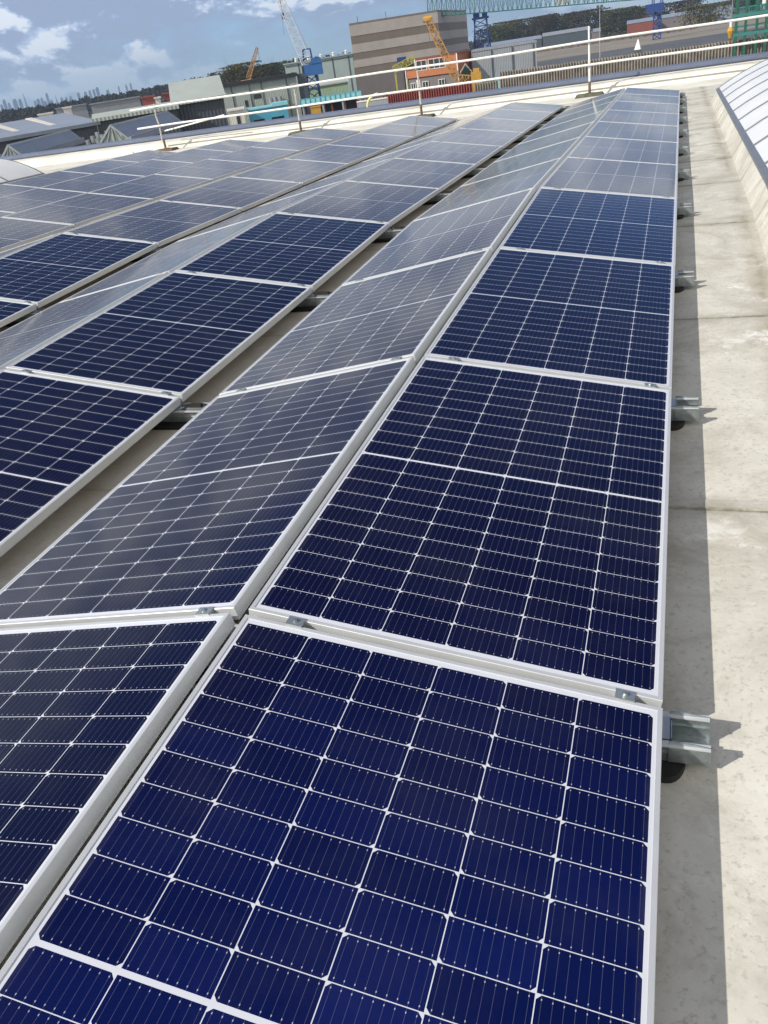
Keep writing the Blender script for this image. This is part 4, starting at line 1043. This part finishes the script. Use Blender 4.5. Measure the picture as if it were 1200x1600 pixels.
def green_crane():
    d = 170; base = at(1180, d); inv = Vector((base.x, base.y, GZ))
    t = thing('portal_crane', 'green portal crane with platforms cut off by the right edge of the photo', 'crane', Matrix.Translation(inv))
    vx = (at(1190, d) - at(1170, d)).normalized(); vy = Vector((-vx.y, vx.x, 0))
    Lc = lambda u, v: seen(u, v, d) - inv
    zt = 26
    mb = MB()
    xs = [(at(u, d) - inv).dot(vx) for u in (1151, 1166, 1184, 1199)]
    zp = Lc(1170, 22).z; zq = Lc(1170, 52).z
    for x in xs:
        for y in (0, 4): mb.bar(vx * x + vy * y, vx * x + vy * y + Vector((0, 0, zt)), 0.28)
    mb.build('leg', M['greencrane'], t)
    mb = MB()
    for z in (zp, zq, zt - 1):
        for y in (0, 4):
            for dz in (0, 1.1): mb.bar(vx * (xs[0] - 0.8) + vy * y + Vector((0, 0, z + dz)), vx * (xs[-1] + 3) + vy * y + Vector((0, 0, z + dz)), 0.12 if dz else 0.3)
    for i in range(20):
        x = xs[0] + (xs[-1] - xs[0]) * i / 19; mb.bar(vx * x + Vector((0, 0, zp)), vx * x + Vector((0, 0, zp + 1.1)), 0.06)
    for i in range(3):
        mb.bar(vx * xs[i] + Vector((0, 0, zp)), vx * xs[i + 1] + Vector((0, 0, zt - 1)), 0.1); mb.bar(vx * xs[i + 1] + Vector((0, 0, zp)), vx * xs[i] + Vector((0, 0, zt - 1)), 0.1)
    mb.build('platform', M['teal'], t)
    Mm = Matrix(((vx.x, vy.x, 0, 0), (vx.y, vy.y, 0, 0), (0, 0, 1, 0), (0, 0, 0, 1)))
    mb = MB(); mb.box(xs[1] + .5, 1, zp + .4, xs[2] - 0.2, 3.5, zp + 4.0, M=Mm); mb.build('machinery', M['greencrane'], t)
    mb = MB(); mb.bar(vx * (xs[2] + .9) + vy * 0.5 + Vector((0, 0, zp + .4)), vx * (xs[2] + .9) + vy * .5 + Vector((0, 0, zp + 4.5)), 0.45, 8); mb.build('tank', M['white'], t)
    # jib running out of the photo, with the yellow hook block hanging from it
    j0 = vx * xs[0] + vy * 2 + Vector((0, 0, zt)); 
    hk = Lc(1142, 64); hk2 = Lc(1142, 42)
    j1 = Vector((hk.x, hk.y, zt + 3)); mb = MB(); mb.lattice(j0, j1 + (j1 - j0) * 0.4, 1.2, 6, 0.12); mb.build('jib', M['greencrane'], t)
    mb = MB(); mb.bar(j1, Vector((hk2.x, hk2.y, hk2.z)), 0.05); mb.build('hoist_rope', M['lamp'], t)
    mb = MB(); top = Vector((hk2.x, hk2.y, hk2.z)); mb.bar(top + Vector((0, 0, 0.7)), top, 0.25, 8); h_ = mb.build('rope_socket', M['white'], t)
    mb = MB(); mb.bar(top, top - Vector((0, 0, 0.6)), 0.35, 8, r2=0.6); mb.bar(top - Vector((0, 0, 0.6)), top - Vector((0, 0, 1.7)), 0.6, 8, r2=0.25); mb.build('hook_block', M['yellow'], t)
    mb = MB(); q = top - Vector((0, 0, 1.7)); mb.tube([q, q - Vector((0, 0, 0.5)), q + vx * 0.3 - Vector((0, 0, 0.8)), q + vx * 0.5 - Vector((0, 0, 0.5))], 0.12, 6); mb.build('hook', M['rustred'], t)
green_crane()

# ---- sheet piles: real folded sheets standing in a row behind the parapet
def piles(name, label, us, vs_, ds, mats, pitch):
    """folded sheets, one thing: top edge follows the photo, foot on the ground"""
    A = seen(us[0], vs_[0], ds[0]); B = seen(us[1], vs_[1], ds[1])
    Mx, L = frame(us[0], ds[0], us[1], ds[1]); z0 = A.z - GZ; z1 = B.z - GZ
    t = thing(name, label, 'sheet piles', Mx)
    n = int(L / pitch); mb = MB(); capm = MB()
    for i in range(n):
        x = i * pitch; z = z0 + (z1 - z0) * i / n + rnd.uniform(-0.06, 0.06)
        w = pitch
        pts = [(x, 0.0), (x + w * .28, 0), (x + w * .40, 0.35), (x + w * .88, 0.35), (x + w, 0.0)]
        for a, b in zip(pts, pts[1:]):
            mb.add([(a[0], a[1], 0), (b[0], b[1], 0), (b[0], b[1], z), (a[0], a[1], z)], [(0, 1, 2, 3)])
    mb.build('folded_sheet', mats[0], t)
    return t
M['redpile'] = plain('red_sheet_pile', (0.22, 0.045, 0.035), 0.65, 0, 0.25, 0.8)
M['brownpile'] = plain('brown_sheet_pile', (0.29, 0.26, 0.225), 0.7, 0, 0.4, 0.8)
piles('sheet_pile_row', 'row of red folded sheet piles in front of the orange house', (597, 735), (149.5, 130.5), (190, 178), [M['redpile']], 0.6)
piles('sheet_pile_row', 'short low grey sheet piles between the red row and the long brown row', (738, 776), (131.5, 125.5), (178, 178), [M['brownpile']], 0.5)
piles('sheet_pile_row', 'long tall row of brown-grey folded sheet piles running to the right edge', (778, 1230), (113, 51.5), (178, 172), [M['brownpile']], 0.52)
dw = 184
zw = hz(735, 80, dw)
shed('grey_warehouse', 'plain grey warehouse side behind the lower guard rail tube', 737, dw + 14, 838, dw + 14, hz(737, 82, dw + 14), 22, 'greyshed', 'greyshed', over=0.1, extra=lambda t, L: [bm_('downpipe', t, 'slate', (L * q, -0.2, 0, L * q + 0.2, -0.01, hz(737, 82, dw + 14) - 0.1)) for q in (0.3, 0.62, 0.94)]
     + [bm_('door', t, 'slate', (L * 0.72, -0.08, 0, L * 0.8, -0.01, 3.4)), bm_('low_annexe', t, 'cyanlight', (L * .3, -3.0, 0, L * .7, -0.21, 2.2))])
def low_wall():
    Mx, L = frame(480, 188, 600, 184)
    z = hz(560, 160, 186)
    t = thing('quay_wall', 'plain pale grey quay wall left of the red sheet piles', 'wall', Mx)
    bm_('wall_panel', t, 'greyshed', (L * 0.6, 0, 0, L, 0.5, z), (0, 0, 0, L * 0.599, 0.5, z * 0.42)); bm_('cap', t, 'whitewall', (L * .6, -0.1, z + .003, L, 0.6, z + 0.25))
low_wall()
# ---- long white-roofed sheds and others beyond the yard on the right
for u0, v0, u1, d, vt, lb, rf, wl in ((757, 0, 846, 600, 69, 'long shed with a blue-grey roof below the trees, right of the blue tower', 'roofgrey', 'slate'),
                               (848, 0, 922, 600, 52.5, 'long shed with a pale roof crossed by the tallest guard rail post', 'greyshed', 'slate'),
                               (924, 0, 938, 600, 46, 'short violet-grey shed right of the tallest guard rail post', 'greyshed', 'greybrown'),
                               (980, 0, 1026, 620, 33, 'brick shed with a slate roof left of the far dock crane', 'roofgrey', 'rustred'),
                               (1034, 0, 1092, 640, 24, 'long grey-roofed shed right of the far dock crane', 'roofgrey', 'greybrown')):
    shed('far_shed', lb, u0, d, u1, d, hz(u0, vt + 5, d), 24, wl, rf, 1.6)
for u0, u1, d, vt, mt, lb in ((992, 1012, 800, 17, 'rustred', 'red-brown block among the trees left of the far dock crane'), (1013, 1019, 790, 16, 'bluelight', 'blue block touching the far dock crane'),
                       (1046, 1054, 810, 17, 'white', 'small white block on the far quay at right'), (1120, 1146, 560, 10, 'roofgrey', 'pale violet warehouse by the river at right')):
    shed('far_block', lb, u0, d, u1, d, hz(u0, vt, d), 12, mt, 'slate')
def tent():
    d = 236; p = at(996.5, d, GZ); base = Vector((p.x, p.y, GZ)); w = (at(1003.5, d) - at(989.5, d)).length / 2; zb = hz(996, 77.5, d); h = hz(996, 61.5, d)
    t = thing('marker_cone', 'white triangular marker standing on a low plinth beyond the sheet piles', 'marker', Matrix.Translation(base))
    mb = MB(); mb.add([(w * math.cos(a), w * math.sin(a), zb + .01) for a in (0.6, 2.17, 3.74, 5.31)] + [(0.12 * math.cos(a), 0.12 * math.sin(a), h) for a in (0.6, 2.17, 3.74, 5.31)], [(3, 2, 1, 0), (4, 5, 6, 7), (0, 1, 5, 4), (1, 2, 6, 5), (2, 3, 7, 6), (3, 0, 4, 7)])
    mb.build('canopy', M['white'], t)
    mb = MB(); mb.box(-w * .9, -w * .9, 0, w * .9, w * .9, zb); mb.build('plinth', M['asphalt'], t)
tent()
def lamp():
    d = 240; p = foot(937, d, 14); t = thing('floodlight_mast', 'slim grey floodlight mast with two lamps against the trees', 'street lamp', Matrix.Translation((p.x, p.y, GZ)))
    z = hz(937, 10.5, d); mb = MB(); mb.bar((0, 0, 0), (0, 0, z), 0.14, 8, r2=0.08); mb.build('pole', M['lamp'], t)
    for s in (-1, 1):
        mb = MB(); mb.box(s * 0.45 - 0.3, -0.2, z - .25, s * 0.45 + 0.3, 0.2, z + .35); mb.build('lamp_head', M['slate'], t)
    mb = MB(); mb.box(-0.8, -0.05, z - .1, 0.8, 0.05, z - .02); mb.build('cross_arm', M['lamp'], t)
lamp()

# ---- vegetation
def leafmat(name, a, b_, sc=0.4):
    m, n, b = newmat(name); t = N(n, 'ShaderNodeTexCoord')
    f = NOISE(n, t.outputs['Object'], sc, 5, 0.65)
    c = MIX(n, RAMP(n, f, [(0.35, 0.0), (0.65, 1.0)]), a, b_); lk(n, c, b.inputs['Base Color']); val(b, 'Roughness', 0.8); val(b, 'Specular IOR Level', 0.2)
    return m
M['leafolive'] = leafmat('olive_spring_foliage', (0.03, 0.036, 0.014), (0.06, 0.066, 0.022))
M['leafyellow'] = leafmat('yellow_green_foliage', (0.055, 0.06, 0.016), (0.11, 0.095, 0.026))
M['leafbrown'] = leafmat('bare_brown_twigs', (0.035, 0.027, 0.02), (0.055, 0.046, 0.026))
M['leafdark'] = leafmat('dark_wood_mass', (0.014, 0.016, 0.012), (0.034, 0.029, 0.018), 0.02)
def leaf(mb, c, s, rr):
    a = Vector((rr.gauss(0, 1), rr.gauss(0, 1), rr.gauss(0, 1))).normalized(); b = a.orthogonal().normalized(); d = a.cross(b)
    ang = rr.uniform(0, 6.28); b, d = b * math.cos(ang) + d * math.sin(ang), d * math.cos(ang) - b * math.sin(ang)
    mb.add([c + b * s, c + d * s * 0.7, c - b * s * 0.8, c - d * s * 0.6], [(0, 1, 2, 3)])
def tree(label, u, d, vtop, width, leafm, seed, group, bare=0.0):
    rr = random.Random(seed); H = hz(u, vtop, d); p = foot(u, d, H * 0.8)
    t = thing('tree', label, 'tree', Matrix.Translation((p.x, p.y, GZ)), group)
    tr = MB(); tr.bar((0, 0, 0), (0, 0, H * 0.45), 0.32, 7, r2=0.2)
    tips = []
    for i in range(13):
        a = rr.uniform(0, 6.28); z0 = H * rr.uniform(0.25, 0.6); l = width * rr.uniform(0.25, 0.5)
        e = Vector((l * math.cos(a), l * math.sin(a), z0 + H * rr.uniform(0.15, 0.38)))
        tr.bar((0, 0, z0), e, 0.11, 5, r2=0.04); tips.append(e)
        for _ in range(3):
            e2 = e + Vector((rr.gauss(0, 1), rr.gauss(0, 1), abs(rr.gauss(0, 1)) + 0.4)) * width * 0.12; tr.bar(e, e2, 0.05, 4, r2=0.02); tips.append(e2)
    tips.append(Vector((0, 0, H * 0.93))); tr.bar((0, 0, H * .45), (0, 0, H * .93), 0.18, 6, r2=0.03)
    tr.build('trunk', M['bark'], t)
    cr = MB(); nl = int(2600 * (1 - bare))
    for i in range(nl):
        c = rr.choice(tips); s = width * 0.085
        q = c + Vector((rr.gauss(0, 1) * s, rr.gauss(0, 1) * s, rr.gauss(0, 1) * s * 1.1))
        if q.z > H: q.z = H - rr.random() * 0.5
        leaf(cr, q, rr.uniform(0.18, 0.42) * d / 380, rr)
    for i in range(260):
        q = Vector((rr.gauss(0, 1) * width * .24, rr.gauss(0, 1) * width * .24, H * rr.uniform(0.05, 0.45))); leaf(cr, q, rr.uniform(0.3, 0.7) * d / 380, rr)
    cr.build('crown', M[leafm], t)
gR = 'trees beyond the yard on the right'
tl = [('rounded olive tree just right of the dark blue tower', 770, 44, 12, 'leafolive'), ('pale yellow-green tree second from the blue tower', 786, 38, 11, 'leafyellow'), ('tallest round olive tree above the blue-grey shed roof', 802, 32, 13, 'leafolive'),
      ('broad olive tree left of the tree gap', 822, 40, 12, 'leafolive'), ('brownish feathery tree rising left of the white shed roof', 838, 27, 12, 'leafbrown'), ('feathery grey-brown tree with a twin top', 850, 24, 10, 'leafbrown'),
      ('dark olive tree right above the white shed roof end', 866, 25, 13, 'leafolive'), ('dense olive tree left of the tallest guard rail post', 884, 24, 13, 'leafolive'), ('bare brown tree beside the tallest guard rail post', 902, 18, 12, 'leafbrown'),
      ('slim brown tree left of the floodlight mast', 918, 17, 11, 'leafbrown'), ('bushy orange-brown tree right of the floodlight mast', 948, 17, 14, 'leafyellow'), ('dark reddish tree right of the orange-brown tree', 964, 14, 13, 'leafbrown'),
      ('low dark tree left of the red-brown block', 982, 16, 12, 'leafolive'), ('bare tree behind the red-brown block', 1002, 10, 12, 'leafbrown'), ('thin brown tree right of the far dock crane', 1046, 5, 12, 'leafbrown'),
      ('brown tree over the grey-roofed shed at right', 1068, 1, 13, 'leafbrown'), ('isolated rounded yellow-brown tree by the river', 1107, 6, 15, 'leafyellow')]
for i, (lb, u, v, w, lm) in enumerate(tl):
    tree(lb, u, 660 + 25 * (i % 4) if u < 1090 else 560, v, w * 1.9, lm, 100 + i, gR, 0.3 if lm == 'leafbrown' else 0.0)
gL = 'budding trees behind the halls'
for i, (lb, u, v, w) in enumerate([('yellow-green budding tree left of the distant orange jib', 366, 103, 16), ('tall yellow-green budding tree behind the distant orange jib', 382, 98, 16), ('low budding tree right of the distant orange jib', 412, 101, 15),
                                   ('small olive tree behind the pale-roofed shed', 350, 111, 13), ('dull green tree beside the green hall roof', 432, 98, 14)]):
    tree(lb, u, 430, v, w, 'leafyellow' if i < 3 else 'leafolive', 200 + i, gL)
def wood(name, label, us, tops, d0, d1, n, seed, mat, base=0):
    rr = random.Random(seed); mb = MB()
    def interp(u):
        for (a, va), (b, vb) in zip(tops, tops[1:]):
            if a <= u <= b: return va + (vb - va) * (u - a) / (b - a)
        return tops[-1][1]
    for i in range(n):
        u = rr.uniform(*us); d = rr.uniform(d0, d1); top = hz(u, interp(u), d) * (0.84 + 0.22 * noise.noise(Vector((u * 0.12, d * 0.01, seed))) + 0.10 * noise.noise(Vector((u * 0.6, 0, seed))))
        z = top * (1 - abs(rr.gauss(0, 0.42)));
        if z < 0: continue
        p = at_fast(u, d); leaf(mb, Vector((p[0], p[1], GZ + z)), rr.uniform(0.5, 1.5) * d / 800, rr)
    tag(mb.build(name, M[mat]), label, 'wood', kind='stuff')
_cache = {}
def at_fast(u, d):
    k = round(u)
    if k not in _cache:
        p = at(k, 500, CP.z) - CP; q = at(k + 1, 500, CP.z) - CP; _cache[k] = (math.atan2(p.x, p.y), math.atan2(q.x, q.y))
    a, b = _cache[k]; a = a + (b - a) * (u - k)
    return CP.x + d * math.sin(a), CP.y + d * math.cos(a)
wood('far_wood', 'dark band of far woodland under the city skyline', (-30, 570), [(-30, 176), (0, 170), (50, 164), (100, 157), (150, 147), (200, 141), (250, 131), (300, 120), (350, 111), (440, 94), (480, 88), (500, 85), (560, 78), (600, 72)], 700, 1000, 30000, 5, 'leafdark')
wood('far_wood', 'far bluish wood on the horizon behind the trees at right', (700, 1240), [(700, 69), (800, 53), (900, 38), (1000, 22), (1100, 7), (1240, -14)], 900, 1200, 12000, 6, 'leafdark')

# ---- city skyline, some kilometres away
tow = [(3, 163, 4, 'low block'), (9, 155, 5, 'tall slab'), (15, 160, 4, 'short block'), (25, 154.5, 7, 'wide slab'), (33, 154, 5, 'wide flat-topped tower'), (41, 145, 5, 'tapering spire'), (55, 157, 4, 'low block'), (60, 154, 5, 'round-topped block'), (66, 152.5, 4, 'narrow block'),
       (70, 158, 5, 'low wide block'), (75.5, 145, 4, 'tall slim tower'), (80, 156, 4, 'short block'), (88, 148, 4, 'dark pointed tower'), (96, 152, 4, 'small block'), (103, 152, 4, 'twin-like block'), (110, 150, 4, 'low slab'),
       (123, 144, 4.5, 'broad tower'), (134, 143, 5, 'stepped block'), (141, 141, 4, 'middle tower of the cluster'), (147, 139, 4, 'cluster tower'), (153, 136, 5, 'tallest of the right-hand cluster'), (168, 140, 5, 'low block right of the cluster'), (186, 134, 2.5, 'thin chimney-like tower'), (198, 132, 3, 'slim tower'), (205, 129, 3, 'rightmost slim tower')]
for i, (u, v, w, nm) in enumerate(tow):
    d = 4300 + (i * 97) % 600; p = foot(u, d, 40); L = (foot(u + w, d, 40) - p).length / 2; z = hz(u, v, d); q = (foot(u + 2, d, 40) - p).normalized()
    Mx = Matrix(((q.x, -q.y, 0, p.x), (q.y, q.x, 0, p.y), (0, 0, 1, GZ), (0, 0, 0, 1)))
    a, b = ORD[i % 12], ORD[len(tow) - 1 - i if len(tow) - 1 - i < 12 else 0]
    pos = ('%s from the left edge of the skyline' % ORD[i]) if i < 12 else ('%s from the right end of the skyline' % ORD[len(tow) - 1 - i] if len(tow) - 1 - i < 12 else 'in the middle of the skyline')
    t = thing('skyscraper', 'blue hazy %s, %s' % (nm, pos), 'skyscraper', Mx, 'city towers on the horizon')
    mb = MB()
    if 'spire' in nm or 'pointed' in nm: mb.add([(sx * L, sy * L, 0) for sx, sy in ((-1, -1), (1, -1), (1, 1), (-1, 1))] + [(sx * L * .12, sy * L * .12, z) for sx, sy in ((-1, -1), (1, -1), (1, 1), (-1, 1))], [(4, 5, 6, 7), (0, 1, 5, 4), (1, 2, 6, 5), (2, 3, 7, 6), (3, 0, 4, 7)])
    else: mb.box(-L, -L, 0, L, L, z * 0.9); mb.box(-L * .6, -L * .8, z * .9 + .01, L * .8, L * .8, z)
    mb.build('tower_body', M['skyglass'], t)

# ---- haze
m = bpy.data.materials.new('haze'); m.use_nodes = True; n = m.node_tree
for x in list(n.nodes):
    if x.type == 'BSDF_PRINCIPLED': n.nodes.remove(x)
out = [x for x in n.nodes if x.type == 'OUTPUT_MATERIAL'][0]
pv = N(n, 'ShaderNodeVolumePrincipled'); val(pv, 'Color', (0.55, 0.74, 1.0, 1)); val(pv, 'Density', 0.00019); val(pv, 'Anisotropy', 0.2)
lk(n, pv.outputs[0], out.inputs['Volume'])
mb = MB(); mb.box(-6300, -6300, GZ - 1, 6300, 6300, GZ + 190)
tag(mb.build('haze', m), 'thin blue haze over the yards and the far city', 'haze', kind='stuff')
